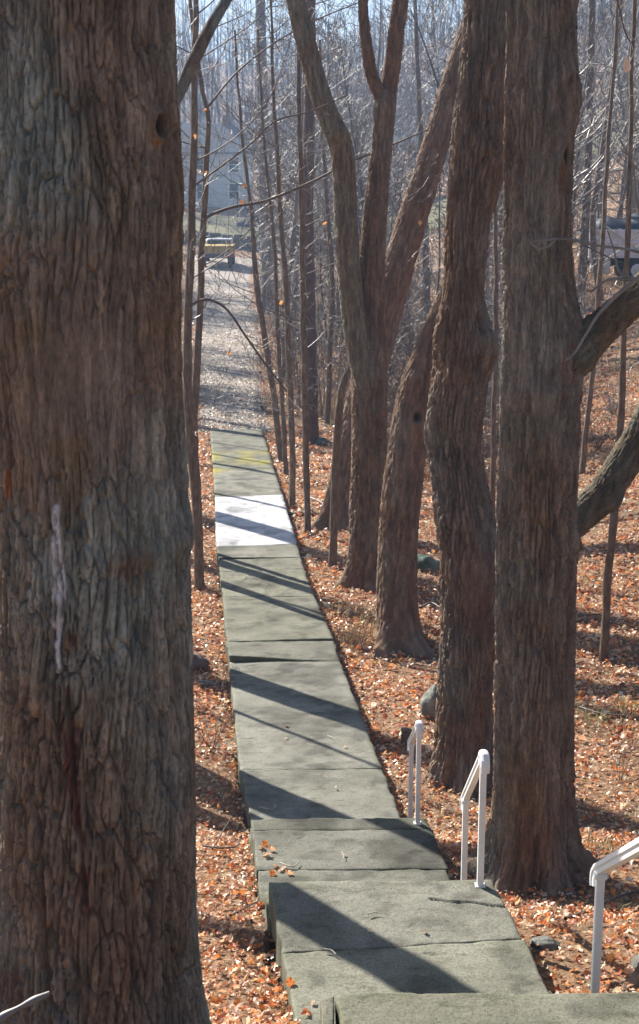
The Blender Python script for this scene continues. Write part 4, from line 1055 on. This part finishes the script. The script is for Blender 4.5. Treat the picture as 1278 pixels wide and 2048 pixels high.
# dark retaining wall in front of the lawn: separate courses
wt = thing('retaining_wall', (-9, 118, G(-9, 118)), 'low dark stone retaining wall beyond the end of the path', 'wall')
r_ = np.random.default_rng(21); stone_me = []
for k in range(6):
    stone_me.append(MB().box((-.48 + .06*r_.random(), -.25, 0), (.47 - .06*r_.random(), .25 - .06*r_.random(), .30), .03).mesh('stone', M_stone))
for row in range(4):
    for k in range(30):
        x = -22 + k * 1.0 + (row % 2) * .5
        o = bpy.data.objects.new('stone', stone_me[r_.integers(6)]); C.objects.link(o); o.parent = wt
        o.location = (x + 9, r_.random() * .05, G(x, 118) - wt.location.z + row * .31 - .1)
# a strip of sunlit lawn above the wall
xs = np.linspace(-40, 45, 120); ys = np.linspace(118.4, 139, 16); X3, Y3_ = np.meshgrid(xs, ys); Z3 = ground(X3, Y3_) + .06 + .45 * sstep(118.2, 119.5, Y3_)
i, j = np.meshgrid(np.arange(15), np.arange(119), indexing='ij'); k0 = (i * 120 + j).ravel()
o = obj('lawn', make_mesh('lawn', np.stack([X3, Y3_, Z3], -1).reshape(-1, 3), [np.stack([k0, k0+1, k0+121, k0+120], -1)], M_lawn)); tag(o, kind='structure')

def car_body(L, W, Hh, prof):
    return prof
def vehicle_yellow():
    q = PY(432, 512, 104); z = G(q[0], 104)
    M_y = flat('yellow_paint', (.42, .31, .07), .5, .4); M_bk = flat('black_rubber', (.02, .02, .02), .8); M_dk = flat('dark_metal', (.05, .05, .05), .5)
    t = thing('dump_truck', (q[0], 104, z), 'small yellow truck parked at the far end of the path', 'truck')
    b = lambda a_, c_, nm, m_, bev=.03, par=None: MB().box(a_, c_, bev).build(nm, m_, par or t, False, False)
    b((-1.15, 0, .75), (1.15, 2.6, 1.05), 'bumper_frame', M_dk)
    bd = b((-1.2, .1, 1.02), (1.2, 3.2, 1.55), 'tipper_body', M_y)
    for k in range(5): b((-1.1 + k*.5, .02, 1.05), (-.98 + k*.5, .11, 1.52), 'rib', M_y, .01)
    b((-1.25, .05, 1.53), (1.25, 3.25, 1.62), 'top_rail', M_y, .02)
    b((-1.0, 3.3, .9), (1.0, 4.9, 2.0), 'cab', flat('white_cab', (.7, .7, .7), .4), .1)
    b((-.85, 3.25, 1.45), (.85, 3.31, 1.9), 'rear_window', M_glass, .01)
    for sx in (-1, 1):
        for yy in (.8, 4.2):
            w_ = MB().wheel((sx*.95, yy, .45), .45, .28, 0).build('wheel', M_bk, t, True, False)
        b((sx*1.05 - .09, -.02, .82), (sx*1.05 + .09, .03, .95), 'tail_light', flat('red_lamp', (.5, .02, .02), .3), .005)
vehicle_yellow()
def parked_car(px, py, Y, col, label, rz):
    q = PY(px, py, Y); z = G(q[0], Y)
    t = thing('parked_car', (q[0], Y, z), label, 'car'); t.rotation_euler = (0, 0, rz)
    mp = flat('car_paint_' + label[:4], col, .25, .6); M_bk = flat('tyre_rubber', (.02, .02, .02), .8)
    body = [(-2.2, .35), (2.2, .35), (2.25, .65), (2.1, .85), (1.0, .98), (-1.6, 1.02), (-2.2, .95), (-2.28, .6)]
    MB().prism(body, -.88, .88, 1).build('body', mp, t, False, False)
    MB().prism([(1.0, .97), (.35, 1.48), (-1.05, 1.50), (-1.75, 1.01)], -.74, .74, 1).build('cabin', mp, t, False, False)
    for s__ in (-1, 1):
        MB().prism([(.82, 1.02), (.30, 1.42), (-.98, 1.44), (-1.5, 1.04)], s__*.745, s__*.755, 1).build('side_window', M_glass, t, False, False)
        for x in (-1.35, 1.4): 
            w_ = MB().wheel((x, s__*.82, .33), .33, .2, 1).build('wheel', M_bk, t, True, False)
            MB().wheel((x, s__*.90, .33), .19, .06, 1, 12).build('rim', flat('alloy', (.5, .5, .52), .3, .5, .8), w_, True, False)
        MB().box((2.12, s__*.62 - .15, .66), (2.24, s__*.62 + .15, .80), .02).build('headlight', flat('lamp_glass', (.7, .7, .7), .2), t, False, False)
    MB().prism([(1.0, 1.0), (.37, 1.46), (.35, 1.455), (.98, .995)], -.68, .68, 1).build('windscreen', M_glass, t, False, False)
parked_car(522, 395, 132, (.03, .05, .12), 'dark blue car parked before the far houses', .15)
# grey stake-sided lorry on the right
def lorry():
    q = TRUCK; z = q[2]
    M_g = flat('grey_painted_steel', (.74, .75, .82), .55, .4, 0, .2, 2); M_d = flat('dark_tarpaulin', (.035, .045, .06), .6, .4, 0, .4, 2); M_bk = flat('lorry_rubber', (.02, .02, .022), .8); M_w = flat('white_box_paint', (.62, .62, .60), .5)
    t = thing('stake_truck', (q[0], q[1], z), 'grey high-sided lorry with a dark load, parked among trees at the right', 'truck')
    b = lambda a_, c_, nm, m_, bev=.02, par=None: MB().box(a_, c_, bev).build(nm, m_, par or t, False, False)
    x0, x1 = -1.3, 4.2
    b((x0, -.02, .95), (x1, 2.2, 1.08), 'bed', M_g); sd_ = b((x0, 0, 1.08), (x1, .05, 2.0), 'side_panel', M_g); b((x0, 2.15, 1.08), (x1, 2.2, 2.0), 'side_panel', M_g); b((x0 - .05, .05, 1.08), (x0, 2.15, 2.0), 'tailgate', M_g)
    for k in range(6):
        xx = x0 + k * (x1 - x0) / 5
        b((xx - .05, -.075, .98), (xx + .05, -.003, 2.06), 'stake', M_g, .01)
    for zz in (1.06, 1.5, 1.94): b((x0 + .06, -.055, zz), (x1 - .06, -.004, zz + .09), 'rail', M_g, .01)
    b((x0 - .1, -.03, .90), (x0 + .02, 2.2, 1.0), 'rear_bar', M_g)
    for xx in (x0 + .25, 1.6, 3.6): b((xx - .18, -.088, 1.02), (xx + .18, -.078, 1.08), 'marker_lamp', flat('red_marker', (.55, .03, .03), .3), .003)
    # load heap
    n1, n2 = 36, 14; V = []; F_ = []
    for i in range(n1):
        for j in range(n2):
            u, v = i/(n1-1), j/(n2-1)
            h = (max(0, math.sin(math.pi*u)) ** .5) * (max(0, math.sin(math.pi*v)) ** .5) * (.62 + .12*math.sin(u*11) + .07*math.sin(v*7+u*17))
            V.append((x0 + .1 + u*(2.9), .1 + v*2.0, 1.9 + h))
    for i in range(n1-1):
        for j in range(n2-1): a_ = i*n2+j; F_.append((a_, a_+n2, a_+n2+1, a_+1))
    MB().add(V, F_).build('tarpaulin', M_d, t, True, False)
    b((x1 + .15, .1, .7), (x1 + 1.9, 2.1, 2.35), 'cab', flat('cab_paint', (.30, .32, .38), .4), .12)
    b((x1 + .6, .085, 1.5), (x1 + 1.5, .105, 2.1), 'cab_window', M_glass, .004)
    b((x0 + .1, .0, .35), (x0 + .8, .5, .88), 'tool_box', M_w); b((1.7, .02, .4), (2.5, .5, .85), 'tank', M_w)
    b((x0, .6, .62), (x1 + 1.5, .75, .9), 'chassis', M_bk); b((x0, 1.45, .62), (x1 + 1.5, 1.6, .9), 'chassis', M_bk)
    for xx in (.55, x1 + 1.0):
        for yy in (.18, 2.0):
            w_ = MB().wheel((xx, yy, .48), .48, .3, 1, 28).build('wheel', M_bk, t, True, False)
            MB().wheel((xx, yy - .15 if yy < 1 else yy + .15, .48), .25, .05, 1, 16).build('rim', M_g, w_, True, False)
    # slanting pole lashed to the side
    T = Tubes(); T.add([(-.75, -.12, 2.15), (1.0, -.12, .95)], [.035, .035], 8); obj('pole', T.mesh('pole', M_w), t, False)
lorry()

# ------------------------------------------------------------------ grass, shrubs, leaves
def blades(name, spots, label, cols, seed, per=60, hgt=.35, spread=.35, wid=.006):
    r_ = np.random.default_rng(seed); Vs = []; Fs = []; cs = []; n0 = 0
    for (x, y, s__) in spots:
        N = int(per * s__)
        bx = x + r_.normal(size=N) * spread * s__; by = y + r_.normal(size=N) * spread * s__
        bz = ground(bx, by)
        h = hgt * (.4 + .8 * r_.random(N)) * (.6 + .5 * s__); a = r_.random(N) * 6.28; ln = .2 + .6 * r_.random(N)
        dx, dy = np.cos(a), np.sin(a); wv = wid * (.7 + .6 * r_.random(N)) 
        b0_ = np.stack([bx - dy*wv, by + dx*wv, bz - .01], -1); b1_ = np.stack([bx + dy*wv, by - dx*wv, bz - .01], -1)
        m0 = np.stack([bx + dx*h*ln*.35 - dy*wv*.7, by + dy*h*ln*.35 + dx*wv*.7, bz + h*.6], -1); m1 = np.stack([bx + dx*h*ln*.35 + dy*wv*.7, by + dy*h*ln*.35 - dx*wv*.7, bz + h*.6], -1)
        tp = np.stack([bx + dx*h*ln, by + dy*h*ln, bz + h*(1 - .3*ln)], -1)
        V = np.stack([b0_, b1_, m1, m0, tp], 1).reshape(-1, 3); k = np.arange(N) * 5 + n0
        Fs.append((np.stack([k, k+1, k+2, k+3], -1), np.stack([k+3, k+2, k+4], -1))); Vs.append(V); n0 += N * 5
        c = np.array(cols)[r_.integers(len(cols), size=N)] * (.7 + .6 * r_.random(N))[:, None]
        cs.append(np.repeat(c, 5, 0))
    o = obj(name, make_mesh(name, np.concatenate(Vs), [np.concatenate([f[0] for f in Fs]), np.concatenate([f[1] for f in Fs])], M_leaf, np.concatenate(cs)))
    return tag(o, label, 'grass', kind='stuff')
r_ = np.random.default_rng(55)
TAN = [(.42, .30, .14), (.36, .25, .12), (.30, .19, .10), (.46, .36, .20)]
sp1 = []
for x, y in ((745, 1255), (720, 1275), (700, 1290), (770, 1275), (735, 1240), (690, 1230), (1000, 1230)):
    q = hit(x, y); sp1.append((q[0], q[1], .7))
blades('dry_grass', sp1, 'dry straw-coloured grass tufts at the foot of the leaning trunk', TAN, 1, 120, .26, .22, .004)
sp2 = []
for k in range(260):
    y = 38 + 62 * r_.random() ** 1.2; side = r_.random()
    if side < .62: x = np.interp(y, pl[:, 0], pl[:, 2]) + .9 + abs(r_.normal()) * 2.4
    else: x = np.interp(y, pl[:, 0], pl[:, 1]) - .9 - abs(r_.normal()) * 1.4
    sp2.append((x, y, .8 + .5 * r_.random()))
for k in range(150):
    y = 34 + 40 * r_.random(); sp2.append((.02 * y + r_.random() * .2 * y, y, .7 + .5 * r_.random()))
blades('tall_dry_grass', sp2, 'tall tan dead grass lining the wood chip path and slope', TAN + [(.30, .13, .07), (.24, .20, .10)], 2, 45, .6, .45, .010)
sp3 = []
for x, y in ((1200, 770), (1230, 830), (1205, 900), (1195, 1160), (1260, 1420), (1185, 1440), (1230, 1440), (1278, 1405), (1190, 1700), (1175, 1430), (480, 690), (500, 700), (520, 740), (515, 690), (400, 780), (385, 700), (1270, 1830), (1205, 1000)):
    q = hit(x, y); sp3.append((q[0], q[1], .5 + .012 * q[1]))
blades('green_grass', sp3, 'sparse green grass tufts between the fallen leaves', [(.16, .19, .06), (.22, .23, .09), (.30, .28, .13)], 3, 70, .14, .22, .004)

def shrub(px, label, seed, n=9, L=.5, rad=.0035, mat=None):
    q = hit(*px); T = Tubes(); r_ = np.random.default_rng(seed)
    for k in range(n):
        a_ = r_.random() * 6.28
        branch(T, r_, q + [0, 0, -.02], (math.cos(a_) * .6, math.sin(a_) * .6, 1), L * (.6 + .6 * r_.random()), rad, 7, 4, .2, .15, 2, 4, .5, .2, .0016)
    t = thing('bare_shrub', q, label, 'shrub'); obj('stems', T.mesh('stems', mat or M_twig_red), t)
shrub((425, 1500), 'small leafless shrub on the leaves left of the walk', 1, 9, .62)
shrub((470, 1395), 'wispy leafless shrub leaning over the walk edge', 2, 4, .5, .003)
shrub((1030, 1500), 'leafless shrub between the two big trunks', 3, 6, .5)
shrub((860, 1290), 'low leafless shrub right of the leaning trunk', 4, 8, .5)
shrub((1240, 1560), 'sparse leafless shrub on the leaves right of the stout trunk', 5, 6, .5)
shrub((720, 1300), 'low dry shrub left of the leaning trunk', 6, 8, .4)
shrub((770, 1150), 'dry shrub beside the forked trunk', 7, 9, .6, .004)
shrub((640, 1140), 'tiny dry shrub beside the walk near the pale pole', 8, 7, .35)
shrub((870, 1480), 'leafless shrub at the foot of the grey rock', 9, 6, .4)
shrub((528, 822), 'rusty dry bush at the right edge of the path start', 10, 22, .8, .006)
shrub((398, 862), 'dry bush at the left edge of the path start', 11, 10, .6, .006)
shrub((1225, 830), 'twiggy grey bush on the slope at the right', 12, 18, 1.0, .008, M_twig_grey_sunlit)
shrub((1195, 900), 'low twiggy bush behind the right limb', 13, 14, .8, .008)
shrub((1010, 800), 'brown bush seen between the two big trunks', 14, 14, 1.0, .008)

# dead leaves
LEAFC = 1.5 * np.array([(.50, .185, .055), (.55, .25, .085), (.40, .12, .04), (.54, .32, .19), (.62, .46, .35), (.29, .10, .05), (.17, .08, .045), (.62, .46, .30), (.42, .25, .15), (.66, .52, .42)])
LEAFP = np.array([.12, .12, .08, .17, .10, .13, .08, .08, .07, .05])
def leaf_shapes():
    out = []
    for lobes in range(4):
        ang = np.linspace(0, 2 * math.pi, 10, endpoint=False)
        rr = [np.array([1, .55, .9, .5, .8, .28, .8, .5, .9, .55]), np.array([1, .7, .62, .55, .6, .5, .6, .55, .62, .7]), np.array([1, .6, .5, .42, .45, .5, .42, .45, .5, .62]), np.array([.9, .5, 1, .45, .6, .3, .75, .4, .95, .6])][lobes]
        out.append(np.stack([rr * np.cos(ang), rr * np.sin(ang) * .85], -1))
    return np.array(out)
SH = leaf_shapes()
def leaf_geo(x, y, z, size, r_, tiltmax=.9, simple=False):
    N = len(x); k = r_.integers(4, size=N)
    sh = SH[k][:, ::2] if simple else SH[k]
    m = sh.shape[1]
    p = np.zeros((N, m + 1, 3)); p[:, 1:, :2] = sh * size[:, None, None]
    cu = r_.normal(size=N)[:, None] * .45; cu2 = r_.normal(size=N)[:, None] * .35
    p[..., 2] = cu * (p[..., 0] ** 2) / size[:, None] + np.abs(cu2 * p[..., 1]) * 1.2 + .10 * size[:, None] * r_.normal(size=(N, m + 1))
    a = r_.random(N) * 6.28; tl = np.abs(r_.normal(size=N)) * tiltmax * .55; az = r_.random(N) * 6.28
    ca, sa = np.cos(a)[:, None], np.sin(a)[:, None]
    q = np.stack([p[..., 0] * ca - p[..., 1] * sa, p[..., 0] * sa + p[..., 1] * ca, p[..., 2]], -1)
    ax = np.stack([np.cos(az), np.sin(az), 0 * az], -1)[:, None]
    ct, st_ = np.cos(tl)[:, None, None], np.sin(tl)[:, None, None]
    q = q * ct + np.cross(np.broadcast_to(ax, q.shape), q) * st_ + ax * (q * ax).sum(-1, keepdims=True) * (1 - ct)
    q += np.stack([x, y, z], -1)[:, None]
    i = np.arange(m); base = (np.arange(N) * (m + 1))[:, None]
    F_ = np.stack([np.broadcast_to(base, (N, m)), base + 1 + i, base + 1 + (i + 1) % m], -1).reshape(-1, 3)
    c = np.clip(LEAFC[r_.choice(len(LEAFC), size=N, p=LEAFP)] * (.7 + .5 * r_.random(N))[:, None], 0, .88)
    return q.reshape(-1, 3), F_, np.repeat(c, m + 1, 0), m + 1
def off_walk(x, y, margin):
    return (inset(x, y) < -margin) | (y > 37.3)
litter = bpy.data.objects.new('leaf_litter_bed', None)
bpy.data.objects.remove(litter)
r_ = np.random.default_rng(99)
parts = []
def scatter(x0, x1, y0, y1, dens, s0, s1, simple, zmax, tilt):
    N = int((x1 - x0) * (y1 - y0) * dens)
    x = x0 + (x1 - x0) * r_.random(N); y = y0 + (y1 - y0) * r_.random(N)
    m = off_walk(x, y, -.03 + .05 * r_.random(N)) & ((y < 37.5) | (x < np.interp(y, pl[:, 0], pl[:, 1])) | (x > np.interp(y, pl[:, 0], pl[:, 2])))
    m &= r_.random(N) < np.clip(.85 + .55 * noise3(x * 1.1, y * 1.1, 0*x, 66), .4, 1)
    x, y = x[m], y[m]; size = s0 * .8 + (s1 * 1.15 - s0 * .8) * r_.random(len(x)) ** 1.9
    z = ground(x, y) + .006 + zmax * r_.random(len(x)) ** 1.6
    parts.append(leaf_geo(x, y, z, size, r_, tilt, simple))
scatter(-2.0, .6, 4.2, 13, 780, .017, .037, False, .05, 1.3)
scatter(.3, 4.0, 5.0, 13, 740, .017, .037, False, .05, 1.3)
scatter(-3.0, 5.6, 13, 22, 640, .020, .046, True, .05, 1.3)
scatter(-4, 8.5, 22, 38, 190, .030, .06, True, .06, 1.3)
scatter(-10, 19, 38, 75, 22, .05, .11, True, .08, 1.0)
Vs = []; Fs = []; cs = []; n0 = 0
for V, F_, c, _ in parts:
    Vs.append(V); Fs.append(F_ + n0); cs.append(c); n0 += len(V)
lit = obj('leaf_litter', make_mesh('leaf_litter', np.concatenate(Vs), Fs, M_leaf, np.concatenate(cs), False))
tag(lit, 'deep litter of orange and brown fallen leaves covering the ground', 'leaf litter', kind='stuff')
r_c = np.random.default_rng(12); N = 9000
y = 37.6 + 42 * r_c.random(N) ** 1.4; f_ = r_c.random(N); x = np.interp(y, pl[:, 0], pl[:, 1]) * (1 - f_) + np.interp(y, pl[:, 0], pl[:, 2]) * f_
V, F_, c, m_ = leaf_geo(x, y, ground(x, y) + .045, .025 + .035 * r_c.random(N), r_c, 1.2, True)
pal = np.array([(.56, .53, .50), (.46, .42, .38), (.32, .28, .25), (.66, .63, .60), (.42, .24, .12)])
c = np.repeat(pal[r_c.integers(5, size=N)] * (.8 + .4 * r_c.random(N))[:, None], m_, 0)
o = obj('wood_chips', make_mesh('wood_chips', V, [F_], M_leaf, c, False)); tag(o, 'pale wood chips strewn over the path', 'wood chips', kind='stuff')
# the leaves that show largest, one by one
protoL = []
for k in range(12):
    V, F_, c, m = leaf_geo(np.zeros(1), np.zeros(1), np.zeros(1), np.array([.05]), r_, .5, False)
    c = np.repeat(LEAFC[[0, 1, 2, 3, 4, 7, 0, 1, 5, 3, 9, 4][k]][None], m, 0)
    protoL.append(make_mesh('leaf', V, [F_], M_leaf, c, False))
n = 0
while n < 290:
    if r_.random() < .45: x = -1.5 + 1.6 * r_.random(); y = 5.0 + 4.5 * r_.random()
    else: x = .9 + 1.9 * r_.random(); y = 5.6 + 5 * r_.random()
    if not off_walk(np.array(x), np.array(y), .03): continue
    pxy = project(np.array([x, y, G(x, y)]))
    if not (0 < pxy[0] < 1278 and pxy[1] < 2048): continue
    o = bpy.data.objects.new('leaf', protoL[r_.integers(12)]); C.objects.link(o); o.parent = lit
    o.location = (x, y, G(x, y) + .035 + .03 * r_.random()); s__ = .45 + .35 * r_.random(); o.scale = (s__, s__, s__ * 1.2); o.rotation_euler = (r_.normal() * .35, r_.normal() * .35, r_.random() * 6.28); n += 1

# single leaves lying on the concrete and yellow leaves still on the twigs
def single(px, plane, k, s__, label, tilt=.2):
    p = on_plane(px[0], px[1], plane) if plane else on_walk(*px)
    o = bpy.data.objects.new('fallen_leaf', protoL[k]); C.objects.link(o)
    o.location = (p[0], p[1], p[2] + .012); o.scale = (s__,)*3; o.rotation_euler = (tilt, -tilt * .5, k * 1.3); tag(o, label, 'leaf', 'leaves on the walk')
single((740, 1861), ZL1, 4, .45, 'pale leaf scrap at the middle of the middle landing')
single((848, 1866), ZL1, 8, .5, 'dark curled leaf just above the joint of the middle landing')
single((580, 1968), ZL1, 0, .9, 'orange leaf standing at the left edge of the middle landing', .9)
single((625, 2008), ZL1, 4, .6, 'pale leaf beside the split corner of the nearest landing', .5)
single((615, 2028), ZL1, 2, .8, 'reddish leaf at the bottom edge beside the nearest landing', .3)
single((572, 1478), None, 4, .7, 'pale leaf on the long walk below the first shadow band')
single((571, 1453), None, 8, .8, 'brown leaf on the long walk near the thin shadow line')
single((690, 1494), None, 4, .7, 'pale leaf inside the broad shadow of the long walk')
single((671, 1577), None, 5, .6, 'small tan leaf on the walk above the lowest steps')
single((508, 1319), None, 1, 1.2, 'orange leaf caught at the heaved slab')
single((690, 1712), ZL2, 4, .45, 'pale leaf scrap on the lower landing')
for k, (x, y) in enumerate(((530, 1690), (540, 1700), (522, 1697), (535, 1712), (560, 1742), (575, 1748), (552, 1735), (545, 1750), (566, 1738))):
    single((x, y), ZL2, (0, 1, 7, 3, 4, 1, 7, 0, 4)[k], 1.0, 'leaf of the drift of dry leaves at the left edge of the lower landing', .4)
def curl_twig(pxs, plane, rad, label):
    T = Tubes(); pts = [(on_plane(x, y, plane) if plane else on_walk(x, y)) + [0, 0, .012 + rad] for x, y in pxs]
    S = catmull(pts, 14); T.add(S[:, :3], np.linspace(rad, rad * .6, 14), 6); tag(obj('curled_twig', T.mesh('curled_twig', M_twig_pale)), label, 'twig')
M_twig_pale = noise_mat('bleached_twig', [(.3, (.35, .32, .28)), (.7, (.52, .48, .43))], 20, 3, .5)
curl_twig([(520, 1618), (540, 1622), (551, 1618), (549, 1612)], None, .006, 'hooked pale twig in the shadow above the lowest steps')
curl_twig([(655, 1474), (668, 1479), (680, 1481)], None, .005, 'thin pale twig on the long walk beside the broad shadow')
curl_twig([(648, 1904), (662, 1906), (672, 1914)], ZL1, .005, 'thin pale twig on the joint of the middle landing')
curl_twig([(684, 1708), (688, 1716), (687, 1722)], ZL2, .004, 'tiny pale twig on the lower landing')
curl_twig([(735, 1834), (750, 1830), (760, 1831)], ZL1, .004, 'thin pale twig in the sunlit middle of the middle landing')
curl_twig([(560, 1730), (585, 1738), (598, 1728)], ZL2, .006, 'dark little stick in the leaf drift of the lower landing')
hang = [(411, 220), (390, 272), (464, 262), (486, 372), (484, 404), (511, 353), (729, 131), (776, 110), (1254, 136), (647, 447), (659, 484), (400, 343), (460, 706), (563, 605), (390, 866), (413, 345), (840, 445)]
for k, (x, y) in enumerate(hang):
    Yh = 19.5 if x < 430 else (9.0 if x > 1200 else 20.5)
    p = PY(x, y, Yh)
    o = bpy.data.objects.new('hanging_leaf', protoL[(1, 7, 4)[k % 3]]); C.objects.link(o)
    s__ = 1.1 if x < 1200 else 1.3; o.location = p; o.scale = (s__,)*3; o.rotation_euler = (1.2, .4 * k, .8 * k)
    tag(o, 'bright yellow leaf on a twig at the upper right corner' if x > 1200 else 'small golden leaf still clinging to a sapling twig', 'leaf', None if x > 1200 else 'leaves still on the twigs')

# ------------------------------------------------------------------ haze
M_haze = bpy.data.materials.new('pale_air'); M_haze.use_nodes = True
hn = M_haze.node_tree.nodes; hn.remove(hn['Principled BSDF'])
pv = hn.new('ShaderNodeVolumePrincipled'); pv.inputs['Color'].default_value = (.42, .64, 1.0, 1); pv.inputs['Density'].default_value = .0010; pv.inputs['Anisotropy'].default_value = .35
M_haze.node_tree.links.new(pv.outputs[0], hn['Material Output'].inputs['Volume'])
hz = MB().box((-520, -80, -8), (520, 1230, 72)).build('haze', M_haze); tag(hz, 'pale blue haze between the trees', 'haze', kind='stuff')
